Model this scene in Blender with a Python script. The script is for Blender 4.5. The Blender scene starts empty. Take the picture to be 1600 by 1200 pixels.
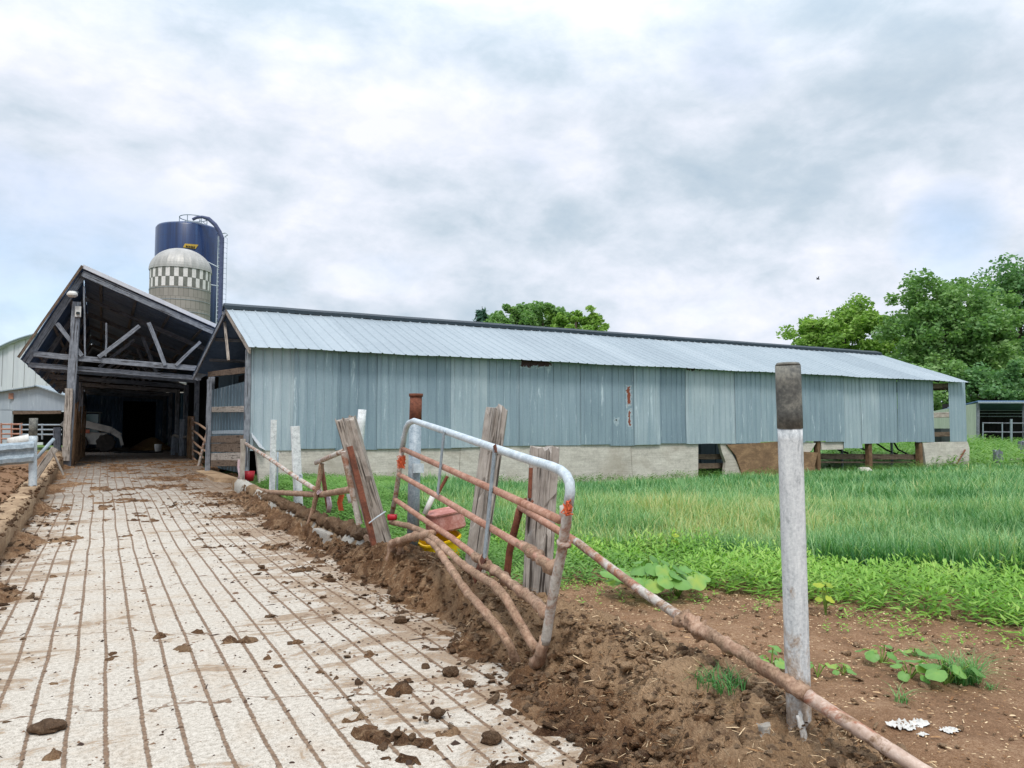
import bpy, math, random
import numpy as np
from mathutils import Vector, Matrix, noise
random.seed(11)
rng = np.random.default_rng(11)
scene = bpy.context.scene
COL = scene.collection
R_ = random.uniform

# ------------------------------------------------------------------ camera
CAM = Vector((0, 0, 1.5)); FPX = 1206.0
YAW = math.radians(27.95); PIT = math.radians(3.56)
FW = Vector((math.sin(YAW)*math.cos(PIT), math.cos(YAW)*math.cos(PIT), math.sin(PIT)))
RT = Vector((math.cos(YAW), -math.sin(YAW), 0)); UP = RT.cross(FW)
cd = bpy.data.cameras.new('camera'); cam = bpy.data.objects.new('camera', cd); COL.objects.link(cam)
m = Matrix((RT, UP, -FW)).transposed().to_4x4(); m.translation = CAM; cam.matrix_world = m
cd.sensor_width = 36; cd.lens = 36*FPX/1600; cd.clip_end = 3000; cd.clip_start = 0.05
scene.camera = cam

def ray(px, py): return FW*FPX + RT*(px-800) + UP*(600-py)
def on_plane(px, py, P, n):
    r = ray(px, py); n = Vector(n); return CAM + r*((Vector(P)-CAM).dot(n)/r.dot(n))
def Yp(px, py, y): return on_plane(px, py, (0, y, 0), (0, 1, 0))
def Xp(px, py, x): return on_plane(px, py, (x, 0, 0), (1, 0, 0))
def Zp(px, py, z): return on_plane(px, py, (0, 0, z), (0, 0, 1))
def Dp(px, py, d): return CAM + ray(px, py)*(d/FPX)
def dep(P): return (Vector(P)-CAM).dot(FW)
def same(px, py, P): return Dp(px, py, dep(P))
def V(*a): return Vector(a)
def fbm(x, y, z=0.0, s=1.0, o=4): return noise.fractal(Vector((x*s, y*s, z*s)), 0.9, 2.1, o)
def sstep(a, b, x):
    t = min(1, max(0, (x-a)/(b-a))); return t*t*(3-2*t)

# ------------------------------------------------------------------ materials
def lin(h):
    h = h.lstrip('#'); c = [int(h[i:i+2], 16)/255 for i in (0, 2, 4)]
    return tuple([(v/12.92 if v <= .04045 else ((v+.055)/1.055)**2.4) for v in c]+[1.0])
class NT:
    def __init__(s, name):
        s.m = bpy.data.materials.new(name); s.m.use_nodes = True; s.t = s.m.node_tree; s.t.nodes.clear()
        s.out = s.n('ShaderNodeOutputMaterial')
    def n(s, ty, **kw):
        nd = s.t.nodes.new(ty)
        for k, v in kw.items():
            if hasattr(nd, k) and k not in nd.inputs.keys(): setattr(nd, k, v)
            else: s.set(nd.inputs[k], v)
        return nd
    def set(s, sock, v):
        if hasattr(v, 'is_output'): s.t.links.new(v, sock)
        else: sock.default_value = v
    def coord(s, kind='Object'): return s.n('ShaderNodeTexCoord').outputs[kind]
    def mapping(s, vec, sc): 
        nd = s.n('ShaderNodeMapping'); s.set(nd.inputs[0], vec); nd.inputs[3].default_value = sc; return nd.outputs[0]
    def noise(s, vec, scale, detail=6, rough=.6, dist=0.0):
        nd = s.n('ShaderNodeTexNoise'); s.set(nd.inputs['Vector'], vec)
        nd.inputs['Scale'].default_value = scale; nd.inputs['Detail'].default_value = detail
        nd.inputs['Roughness'].default_value = rough; nd.inputs['Distortion'].default_value = dist
        return nd.outputs[0]
    def ramp(s, fac, stops, interp='LINEAR'):
        nd = s.n('ShaderNodeValToRGB'); s.set(nd.inputs[0], fac); cr = nd.color_ramp; cr.interpolation = interp
        while len(cr.elements) < len(stops): cr.elements.new(.5)
        for e, (p, c) in zip(cr.elements, stops):
            e.position = p; e.color = lin(c) if isinstance(c, str) else (c, c, c, 1)
        return nd.outputs[0]
    def math(s, op, a, b=0.0, c=None, clamp=False):
        nd = s.n('ShaderNodeMath'); nd.operation = op; nd.use_clamp = clamp
        s.set(nd.inputs[0], a); s.set(nd.inputs[1], b)
        if c is not None: s.set(nd.inputs[2], c)
        return nd.outputs[0]
    def mix(s, fac, a, b, blend='MIX'):
        nd = s.n('ShaderNodeMix'); nd.data_type = 'RGBA'; nd.blend_type = blend
        s.set(nd.inputs[0], fac); s.set(nd.inputs[6], lin(a) if isinstance(a, str) else a); s.set(nd.inputs[7], lin(b) if isinstance(b, str) else b)
        return nd.outputs[2]
    def xyz(s, vec):
        nd = s.n('ShaderNodeSeparateXYZ'); s.set(nd.inputs[0], vec); return nd.outputs
    def attr(s, name='tint'):
        nd = s.n('ShaderNodeAttribute'); nd.attribute_name = name; return nd.outputs['Fac']
    def bump(s, h, strength=.4, dist=.02):
        nd = s.n('ShaderNodeBump'); nd.inputs['Strength'].default_value = strength; nd.inputs['Distance'].default_value = dist
        s.set(nd.inputs['Height'], h); return nd.outputs[0]
    def done(s, col, rough=.8, metal=0.0, nrm=None, spec=.3):
        p = s.n('ShaderNodeBsdfPrincipled'); s.set(p.inputs['Base Color'], lin(col) if isinstance(col, str) else col)
        s.set(p.inputs['Roughness'], rough); s.set(p.inputs['Metallic'], metal); p.inputs['Specular IOR Level'].default_value = spec
        if nrm is not None: s.set(p.inputs['Normal'], nrm)
        s.t.links.new(p.outputs[0], s.out.inputs[0]); return s.m

def simple(name, stops, scale=6, stretch=(1, 1, 1), rough=.8, metal=0.0, bump=.3, bd=.01, coord='Object', spec=.3, fine=8, tint=0):
    t = NT(name); v = t.mapping(t.coord(coord), stretch)
    a = t.noise(v, scale, 6, .65, .3); b = t.noise(v, scale*fine, 4, .6)
    f = t.math('ADD', t.math('MULTIPLY', a, .7), t.math('MULTIPLY', b, .3))
    if tint: f = t.math('ADD', f, t.math('MULTIPLY', t.math('SUBTRACT', t.attr(), .5), tint))
    c = t.ramp(f, stops)
    return t.done(c, rough, metal, t.bump(f, bump, bd) if bump else None, spec)

def wood_mat(name, stops, mud=0.0):
    t = NT(name); uv = t.coord('UV')
    v = t.mapping(uv, (1, .09, 1)); a = t.noise(v, 55, 6, .7, .5); b = t.noise(uv, 7, 5, .6); c2 = t.noise(t.mapping(uv, (1, .04, 1)), 130, 3, .6)
    f = t.math('ADD', t.math('MULTIPLY', a, .6), t.math('MULTIPLY', b, .4))
    col = t.ramp(f, stops)
    crack = t.ramp(t.noise(t.mapping(uv, (1, .035, 1)), 38, 3, .5, .3), [(.36, 1.0), (.43, 0.0)])
    col = t.mix(t.math('MULTIPLY', crack, .85), col, '#2a211b')
    if mud:
        mk = t.ramp(t.noise(t.coord('Object'), 5, 5, .65), [(.62-mud*.3, 0.0), (.72-mud*.3, 1.0)]); col = t.mix(mk, col, '#735a47')
    h = t.math('ADD', t.math('SUBTRACT', f, crack), c2)
    return t.done(col, .9, 0, t.bump(h, .55, .012), .15)

M = {}
M['old_wood'] = wood_mat('weathered_wood', [(.3, '#6a6059'), (.5, '#a49a90'), (.7, '#c8bfb4')])
M['tie_wood'] = wood_mat('grey_tie_wood', [(.3, '#6f6863'), (.5, '#a79f97'), (.7, '#c5beb6')])
M['shed_wood'] = wood_mat('shed_timber', [(.3, '#50535a'), (.5, '#80848b'), (.7, '#a3a7ad')])
M['dark_wood'] = wood_mat('dark_plank', [(.3, '#3f342d'), (.5, '#6d5d50'), (.7, '#8a7a6a')])
M['brown_wood'] = wood_mat('brown_plank', [(.3, '#4d392b'), (.5, '#7a6049'), (.7, '#987d64')], .15)
M['plywood'] = simple('brown_plywood', [(.3, '#5a4535'), (.5, '#84684f'), (.68, '#ab8b69')], 2.2, (1, 1, 2.2), .8, bump=.2)

def pipe_mat(name, base, rust, rlo, rhi, mud, rough=.45, metal=.0):
    t = NT(name); v = t.coord('Object')
    n1 = t.noise(v, 4.5, 6, .7, .6); n2 = t.noise(v, 60, 4, .6); n3 = t.noise(v, 7, 6, .7, .3)
    b = t.ramp(t.math('ADD', t.math('MULTIPLY', t.noise(v, 16, 5, .65), .6), t.math('MULTIPLY', n2, .4)), base)
    r = t.ramp(n2, rust)
    k = t.ramp(n1, [(rlo, 0.0), (rhi, 1.0)])
    col = t.mix(k, b, r)
    if mud is not None:
        mk = t.ramp(n3, [(mud, 0.0), (mud+.07, 1.0)])
        col = t.mix(mk, col, t.ramp(n2, [(.3, '#6a5140'), (.7, '#a58a72')]))
    rg = t.math('ADD', rough, t.math('MULTIPLY', k, .35))
    return t.done(col, rg, metal, t.bump(t.math('ADD', n2, n3), .35, .006), .35)
M['galv'] = pipe_mat('galvanised_pipe', [(.35, '#a0abb2'), (.5, '#bbc5cb'), (.65, '#d3dade')], [(.3, '#8a5a43'), (.7, '#b98468')], .70, .80, .70)
M['galv_dark'] = pipe_mat('dull_galvanised', [(.35, '#6e7b83'), (.5, '#8e9aa2'), (.65, '#a9b3b8')], [(.3, '#7d5340'), (.7, '#a2745b')], .66, .8, .72)
M['white_post'] = pipe_mat('whitish_galvanised', [(.35, '#a9adae'), (.5, '#cfd2d2'), (.65, '#e4e6e6')], [(.3, '#8d7765'), (.7, '#b09a86')], .62, .78, .66, .6)
M['rust_pipe'] = pipe_mat('orange_rust_pipe', [(.35, '#8e6652'), (.5, '#a97e6a'), (.65, '#bf9a88')], [(.3, '#7d5140'), (.7, '#9c6b56')], .5, .7, .66, .7)
M['rust_mix'] = pipe_mat('rusty_galvanised', [(.35, '#9c968e'), (.5, '#b8b1a8'), (.65, '#cdc7c0')], [(.3, '#80553f'), (.7, '#ab7d66')], .47, .60, .53, .7)
M['rust_dark'] = pipe_mat('dark_rusted_steel', [(.35, '#5d382c'), (.5, '#7d4a37'), (.65, '#8f5a44')], [(.3, '#4b3029'), (.7, '#6d4637')], .45, .65, .7, .75)
M['tan_pipe'] = pipe_mat('tan_mud_pipe', [(.35, '#a28878'), (.5, '#b9a191'), (.65, '#cab6a8')], [(.3, '#8a5a45'), (.7, '#a8745c')], .56, .64, .52, .8)
M['mud_pipe'] = pipe_mat('mud_coated_pipe', [(.35, '#8b6a55'), (.5, '#a98a74'), (.65, '#bfa28c')], [(.3, '#6d5140'), (.7, '#9b7c66')], .45, .6, .47, .85)
t = NT('near_post_zinc'); v = t.coord('Object'); x, y, z = t.xyz(v)
_st = t.noise(t.mapping(v, (1, 1, .12)), 34, 5, .65, .3); _fn = t.noise(v, 70, 4, .7); _bl = t.noise(t.mapping(v, (1, 1, .45)), 9, 6, .7, .6)
_c = t.ramp(t.math('ADD', t.math('MULTIPLY', _st, .5), t.math('MULTIPLY', _fn, .5)), [(.34, '#a4a8aa'), (.48, '#c6c9ca'), (.62, '#dddfde')])
_k = t.ramp(t.math('ADD', _bl, t.math('MULTIPLY', t.math('SUBTRACT', z, 1.1), .14)), [(.58, 0.0), (.68, 1.0)]); _c = t.mix(t.math('MULTIPLY', _k, .7), _c, '#767c80')
_m = t.ramp(t.math('SUBTRACT', t.noise(t.mapping(v, (1, 1, .5)), 16, 6, .75, .4), t.math('MULTIPLY', t.math('SUBTRACT', z, .25), .42)), [(.40, 0.0), (.54, 1.0)]); _c = t.mix(t.math('MULTIPLY', _m, .85), _c, t.ramp(_fn, [(.3, '#7b6654'), (.7, '#b5a08a')]))
M['near_post'] = t.done(_c, .5, 0, t.bump(t.math('ADD', _fn, _bl), .25, .004), .3)
M['charred'] = simple('dark_grey_sleeve', [(.32, '#323231'), (.46, '#5b5b57'), (.56, '#7f7d74'), (.68, '#9b9786')], 7, rough=.7, bump=.25)

def sheet_mat(name, lo, mid, hi, rust=None, rough=.45, metal=.25, streak=.62):
    t = NT(name); v = t.coord('Object'); x, y, z = t.xyz(v)
    st = t.mapping(v, (3.0, 3.0, .22)); n = t.noise(st, 2.2, 6, .65, .2); fn = t.noise(v, 26, 4, .65)
    big = t.noise(v, .55, 4, .55)
    f = t.math('ADD', t.math('ADD', t.math('MULTIPLY', n, .36), t.math('MULTIPLY', fn, .14)), t.math('ADD', t.math('MULTIPLY', t.attr(), .32), t.math('MULTIPLY', big, .18)))
    col = t.ramp(f, [(.33, lo), (.5, mid), (.68, hi)])
    drip = t.ramp(t.noise(t.mapping(v, (5.5, 5.5, .5)), 1.4, 7, .75, .5), [(.585, 0.0), (.66, 1.0)])
    col = t.mix(t.math('MULTIPLY', drip, streak), col, '#d8e4e8')
    if rust:
        for (x0, x1, z0, z1, c) in rust:      # peeled patches with a ragged edge, in wall metres
            w = t.math('MULTIPLY', t.math('SUBTRACT', t.noise(v, 5, 5, .7), .5), .55)
            dx = t.math('SUBTRACT', (x1-x0)/2, t.math('ABSOLUTE', t.math('SUBTRACT', x, (x0+x1)/2)))
            dz = t.math('SUBTRACT', (z1-z0)/2, t.math('ABSOLUTE', t.math('SUBTRACT', t.math('ADD', z, w), (z0+z1)/2)))
            dx2 = t.math('ADD', dx, t.math('MULTIPLY', t.math('SUBTRACT', t.noise(v, 8, 4, .7), .55), min(.5, (x1-x0)*1.9)))
            mn = t.math('MINIMUM', dx2, dz); k = t.ramp(t.math('ADD', t.math('MULTIPLY', mn, 12.0), .5), [(.4, 0.0), (.6, 1.0)])
            kw = t.ramp(t.math('ADD', t.math('MULTIPLY', mn, 7.0), .8), [(.4, 0.0), (.6, 1.0)])
            col = t.mix(t.math('MULTIPLY', kw, .5), col, '#cfdadd')
            col = t.mix(k, col, c)
    return t.done(col, rough, metal, t.bump(t.math('ADD', fn, n), .12, .01), .4)
M['roof_metal'] = sheet_mat('barn_roof_metal', '#8a959c', '#99a4aa', '#a8b1b6', None, .42, .2, .12)
M['roof_under'] = simple('roof_underside', [(.3, '#475f83'), (.5, '#627ea5'), (.7, '#7e98ba')], 1.5, rough=.6, metal=.2)
M['ridge'] = simple('dark_ridge_cap', [(.3, '#152127'), (.6, '#22313a')], 8, rough=.5)
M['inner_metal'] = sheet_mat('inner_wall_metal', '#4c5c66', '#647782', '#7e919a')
M['far_metal'] = sheet_mat('pale_far_metal', '#b4b6bc', '#c7c8cd', '#d6d6d9', None, .5, .15)
M['low_metal'] = sheet_mat('low_shed_metal', '#8e9aa6', '#a2adb8', '#b6bfc7', None, .5, .15)
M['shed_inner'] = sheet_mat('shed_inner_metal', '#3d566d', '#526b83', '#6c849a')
M['dark_void'] = simple('painted_interior_shade', [(.3, '#191817'), (.7, '#2c2a28')], 3, rough=.95, bump=0)  # near-black colour stands in for the shade deep inside the buildings
M['concrete'] = None
def concrete_mat(name, lo, mid, hi, stain, green=True):
    t = NT(name); v = t.coord('Object'); x, y, z = t.xyz(v)
    a = t.noise(t.mapping(v, (1, 1, 2.2)), 1.6, 7, .7, .8); b = t.noise(v, 22, 5, .7); s = t.noise(v, .8, 5, .6, .5)
    ln = t.noise(t.mapping(v, (.5, .5, 9)), 3.2, 4, .6, .2)
    f = t.math('ADD', t.math('ADD', t.math('MULTIPLY', a, .42), t.math('MULTIPLY', b, .3)), t.math('MULTIPLY', ln, .28))
    col = t.ramp(f, [(.34, lo), (.5, mid), (.64, hi)])
    col = t.mix(t.math('MULTIPLY', t.ramp(s, [(.5, 0.0), (.66, 1.0)]), .6), col, stain)
    pits = t.ramp(t.noise(v, 38, 3, .6), [(.28, 1.0), (.36, 0.0)]); col = t.mix(t.math('MULTIPLY', pits, .5), col, '#4b463f')
    return t.done(col, .9, 0, t.bump(f, .5, .02), .2)
M['concrete'] = concrete_mat('foundation_concrete', '#99938a', '#c2bbb1', '#dcd5ca', '#a3988a')
M['kerb'] = concrete_mat('kerb_concrete', '#8c8579', '#b8b2a8', '#d4cfc7', '#7d6550')
M['block'] = concrete_mat('block_concrete', '#7f7a72', '#aaa59d', '#c9c5bd', '#7d6b58')
M['kerb_mud'] = concrete_mat('mud_stained_kerb', '#735d47', '#a0866a', '#c4ab8c', '#6b533d')
t = NT('patchy_kerb'); v = t.coord('Object'); _n = t.noise(v, 1.1, 4, .6, .4); _f = t.noise(v, 24, 5, .7)
M['kerb_patchy'] = t.done(t.mix(t.ramp(_n, [(.50, 0.0), (.54, 1.0)]), t.ramp(_f, [(.3, '#5f4935'), (.7, '#9a8062')]), t.ramp(_f, [(.3, '#8f8a81'), (.7, '#bdb8ae')])), .9, 0, t.bump(_f, .7, .02), .2)

def lane_mat():
    t = NT('grooved_concrete'); v = t.coord('Object'); x, y, z = t.xyz(v)
    wob = t.math('MULTIPLY', t.math('SUBTRACT', t.noise(t.mapping(v, (.25, .35, 0)), 1.0, 3, .5), .5), .07)
    far = t.math('MULTIPLY', t.ramp(t.math('DIVIDE', y, 40.0), [(.46, 0.0), (.475, 1.0)]), .07)
    rag = t.math('MULTIPLY', t.math('SUBTRACT', t.noise(v, 26, 5, .75), .5), .03)
    gx = t.math('DIVIDE', t.math('ADD', t.math('ADD', x, wob), t.math('SUBTRACT', far, .066-.086)), .172)
    fr = t.math('ABSOLUTE', t.math('SUBTRACT', t.math('FRACT', gx), .5))       # .5 at the middle of a slab, 0 on the groove
    d = t.math('MULTIPLY', fr, .172)
    d = t.math('SUBTRACT', d, rag)
    wv = t.math('ADD', .0050, t.math('MULTIPLY', t.noise(v, 2.6, 4, .7), .015))
    g = t.math('SUBTRACT', 1.0, t.math('DIVIDE', d, wv), clamp=True)
    g = t.math('MULTIPLY', g, 3.0, clamp=True)
    # cross joints and cracks
    cy = t.math('ADD', t.math('ADD', y, t.math('MULTIPLY', x, .22)), t.math('MULTIPLY', t.math('SUBTRACT', t.noise(v, .9, 5, .62), .5), 2.2))
    fy = t.math('MULTIPLY', t.math('ABSOLUTE', t.math('SUBTRACT', t.math('FRACT', t.math('DIVIDE', cy, 1.9)), .5)), 1.9)
    ck = t.math('SUBTRACT', 1.0, t.math('DIVIDE', t.math('ABSOLUTE', t.math('SUBTRACT', fy, rag)), t.math('MULTIPLY', wv, 1.5)), clamp=True)
    ck = t.math('MULTIPLY', t.math('MULTIPLY', ck, 3.0, clamp=True), t.ramp(t.noise(v, .9, 3, .5), [(.40, 0.0), (.46, 1.0)]))
    gr = t.math('MAXIMUM', g, ck)
    f1 = t.noise(v, 130, 3, .7); f2 = t.noise(v, 34, 5, .65); b = t.noise(v, 1.1, 6, .65, .4); b2 = t.noise(v, 3.4, 6, .7, .5)
    conc = t.ramp(t.math('ADD', t.math('MULTIPLY', f1, .55), t.math('MULTIPLY', f2, .45)), [(.33, '#5c5248'), (.43, '#a2988b'), (.53, '#c2b9ac'), (.68, '#d7cfc4')])
    film = t.ramp(t.math('ADD', t.math('MULTIPLY', b, .55), t.math('MULTIPLY', b2, .45)), [(.49, 0.0), (.66, 1.0)])
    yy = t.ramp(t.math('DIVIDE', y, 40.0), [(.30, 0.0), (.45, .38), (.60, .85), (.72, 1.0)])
    col = t.mix(t.math('MULTIPLY', film, .6), conc, t.ramp(f2, [(.3, '#8f7962'), (.7, '#bba78f')]))
    edge = t.math('MAXIMUM', t.ramp(t.math('DIVIDE', t.math('ADD', x, 1.0), 3.7), [(.5, 0.0), (.95, .16)]), t.ramp(t.math('DIVIDE', t.math('ADD', x, 1.0), 3.7), [(.0, .16), (.22, 0.0)]))
    sm = t.noise(t.mapping(v, (.8, 1.3, 1)), 1.7, 8, .72, 1.0)
    smear = t.ramp(t.math('ADD', t.math('ADD', sm, edge), t.math('MULTIPLY', t.math('SUBTRACT', f2, .5), .25)), [(.565, 0.0), (.625, 1.0)])
    col = t.mix(t.math('MULTIPLY', smear, .78), col, t.ramp(f2, [(.3, '#6e553f'), (.7, '#a1886c')]))
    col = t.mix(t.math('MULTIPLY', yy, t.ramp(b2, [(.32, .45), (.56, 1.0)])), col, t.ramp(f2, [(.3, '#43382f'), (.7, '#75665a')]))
    spk = t.ramp(t.noise(v, 62, 2, .5), [(.69, 0.0), (.73, 1.0)]); col = t.mix(t.math('MULTIPLY', spk, .7), col, '#51463c')
    dirt = t.ramp(f2, [(.3, '#523d2d'), (.55, '#7c634d'), (.8, '#a28a74')])
    col = t.mix(t.math('MULTIPLY', gr, .92), col, dirt)
    h = t.math('ADD', t.math('MULTIPLY', gr, -1.0), t.math('MULTIPLY', f1, .25))
    return t.done(col, .85, 0, t.bump(h, .6, .012), .25)
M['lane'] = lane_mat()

def mud_mat(name, dark, mid, light, straw):
    t = NT(name); v = t.coord('Object')
    a = t.noise(v, 2.2, 7, .7, .4); b = t.noise(v, 30, 6, .75); c = t.noise(v, 110, 4, .7)
    f = t.math('ADD', t.math('ADD', t.math('MULTIPLY', a, .4), t.math('MULTIPLY', b, .35)), t.math('MULTIPLY', c, .25))
    f = t.math('ADD', f, t.math('MULTIPLY', t.math('SUBTRACT', t.attr(), .5), .34))
    col = t.ramp(f, [(.32, dark), (.5, mid), (.68, light)])
    cr = t.noise(v, 4.5, 8, .72, .8); col = t.mix(t.math('MULTIPLY', t.ramp(cr, [(.50, 0.0), (.60, 1.0)]), .5), col, light); col = t.mix(t.math('MULTIPLY', t.ramp(cr, [(.34, 1.0), (.43, 0.0)]), .5), col, dark)
    fib = t.noise(t.mapping(v, (1, .25, .6)), 95, 3, .6, 1.2)
    col = t.mix(t.math('MULTIPLY', t.ramp(fib, [(.62, 0.0), (.7, 1.0)]), .5), col, straw)
    hb = t.math('ADD', t.math('ADD', b, c), t.math('MULTIPLY', fib, 1.3))
    return t.done(col, .92, 0, t.bump(hb, 1.0, .03), .2)
M['mud'] = mud_mat('manure_mud', '#4c3220', '#8f6b4c', '#c7a480', '#dcc19c')
M['ground_clod'] = mud_mat('soil_clod', '#4f3a2a', '#84654b', '#b39475', '#c9ab86')
M['clod'] = mud_mat('manure_clod', '#4f3b2b', '#7b6049', '#a58a6e', '#c0a583')

def ground_mat():
    t = NT('earth_and_turf'); v = t.coord('Object')
    a = t.noise(v, 1.3, 6, .7, .3); b = t.noise(v, 38, 6, .75); c = t.noise(v, 120, 4, .7)
    f = t.math('ADD', t.math('ADD', t.math('MULTIPLY', a, .35), t.math('MULTIPLY', b, .35)), t.math('MULTIPLY', c, .3))
    soil = t.ramp(f, [(.34, '#55402f'), (.5, '#8a6a50'), (.66, '#b99a7c')])
    turf = t.ramp(t.math('ADD', t.math('MULTIPLY', t.noise(v, .35, 5, .6), .6), t.math('MULTIPLY', b, .4)), [(.34, '#3f5630'), (.5, '#5d763f'), (.68, '#7e935a')])
    return t.done(t.mix(t.attr(), turf, soil), .95, 0, t.bump(t.math('ADD', b, c), .7, .02), .15)
M['ground'] = ground_mat()

def leaf_mat(name, stops, tr=.35, rough=.55):
    t = NT(name); f = t.attr()
    n = t.noise(t.coord('Object'), .9, 3, .5)
    f = t.math('ADD', t.math('MULTIPLY', f, .75), t.math('MULTIPLY', n, .25))
    col = t.ramp(f, stops)
    p = t.n('ShaderNodeBsdfPrincipled'); t.set(p.inputs['Base Color'], col); p.inputs['Roughness'].default_value = rough; p.inputs['Specular IOR Level'].default_value = .35
    tl = t.n('ShaderNodeBsdfTranslucent'); t.set(tl.inputs[0], t.mix(1.0, col, '#f4ffc8', 'MULTIPLY'))
    mx = t.n('ShaderNodeMixShader'); mx.inputs[0].default_value = tr
    t.t.links.new(p.outputs[0], mx.inputs[1]); t.t.links.new(tl.outputs[0], mx.inputs[2]); t.t.links.new(mx.outputs[0], t.out.inputs[0]); return t.m
M['grass'] = leaf_mat('tall_grass', [(.05, '#2e6639'), (.38, '#5b9357'), (.62, '#9bc286'), (.82, '#c2c887'), (.95, '#d6c78e')], .4, .42)
M['weed'] = leaf_mat('weed_leaf', [(.1, '#4b7f28'), (.5, '#86b548'), (.9, '#c6de7a')], .4, .4)
M['broad'] = leaf_mat('broad_leaf', [(.1, '#5a8e42'), (.6, '#86b560'), (.9, '#b9c95a')], .4, .4)
M['low_green'] = leaf_mat('low_weed_leaf', [(.1, '#47712f'), (.5, '#6d9a48'), (.9, '#9cbf6b')], .4)
M['blue_grass'] = leaf_mat('grass_tuft_leaf', [(.1, '#2f6b33'), (.6, '#5f9b55'), (.95, '#9db878')], .35)
M['yellow_leaf'] = leaf_mat('yellow_leaf', [(.1, '#8aa83a'), (.8, '#c4cf4c')], .4)
M['stem'] = simple('green_stem', [(.3, '#5c7a30'), (.7, '#86a04a')], 8)
M['tree_a'] = leaf_mat('bright_tree_leaf', [(.1, '#587d36'), (.5, '#8baf52'), (.9, '#bcd27c')], .42)
M['tree_b'] = leaf_mat('green_tree_leaf', [(.1, '#4f7845'), (.5, '#80a562'), (.9, '#afca88')], .42)
M['tree_c'] = leaf_mat('dark_tree_leaf', [(.1, '#436d48'), (.5, '#6d9660'), (.9, '#9abd7e')], .42)
M['conifer'] = leaf_mat('conifer_needle', [(.1, '#24443a'), (.6, '#3c6350'), (.9, '#587c60')], .2)
M['bark'] = wood_mat('tree_bark', [(.3, '#3a322b'), (.5, '#5a4f45'), (.7, '#7a6e62')])
M['straw'] = simple('straw_chip', [(.3, '#7a5636'), (.5, '#b48d63'), (.7, '#dcc19b')], 3, bump=0, tint=1.2)
M['crumb'] = simple('dark_crumb', [(.3, '#3a2a20'), (.5, '#5b4535'), (.7, '#7d6450')], 4, bump=0, tint=.8)
M['yellow'] = simple('yellow_plastic', [(.3, '#d9a60c'), (.6, '#f1c41a'), (.75, '#c89a2b')], 5, rough=.45, bump=.1)
M['pink'] = simple('pinkish_block', [(.3, '#8c4f45'), (.5, '#b07468'), (.7, '#d7aaa2')], 6, rough=.6, bump=.3)
M['red'] = simple('red_plastic', [(.3, '#8d1620'), (.7, '#c02a35')], 8, rough=.4, bump=0)
M['white'] = simple('dirty_white', [(.3, '#a9a59e'), (.6, '#d9d6d0')], 6, rough=.6, bump=.2)
M['twine_o'] = simple('orange_twine', [(.3, '#b8482c'), (.7, '#e07a4e')], 30, rough=.8)
M['twine_p'] = simple('pale_twine', [(.3, '#a88f93'), (.7, '#d9c3c8')], 30, rough=.8)
M['rubber'] = simple('tyre_rubber', [(.3, '#1c1b1a'), (.6, '#3a3531'), (.75, '#6a5a4b')], 6, rough=.9)
M['loader_white'] = simple('loader_paint', [(.3, '#84827d'), (.6, '#b4b2ac')], 4, rough=.45, bump=.05)
M['loader_dark'] = simple('loader_dark', [(.3, '#22292a'), (.7, '#39403f')], 4, rough=.4, bump=0)
M['loader_orange'] = simple('loader_orange', [(.3, '#8a4a38'), (.7, '#b5684f')], 4, rough=.5, bump=0)
M['glass'] = simple('cab_glass', [(.3, '#27423f'), (.7, '#3b5a55')], 2, rough=.12, bump=0, spec=.6)
M['grain'] = simple('feed_grain', [(.3, '#80603d'), (.7, '#b3915f')], 30, rough=.95)
M['black'] = simple('near_black', [(.3, '#0f1012'), (.7, '#1d1e20')], 4, rough=.7, bump=0)

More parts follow.
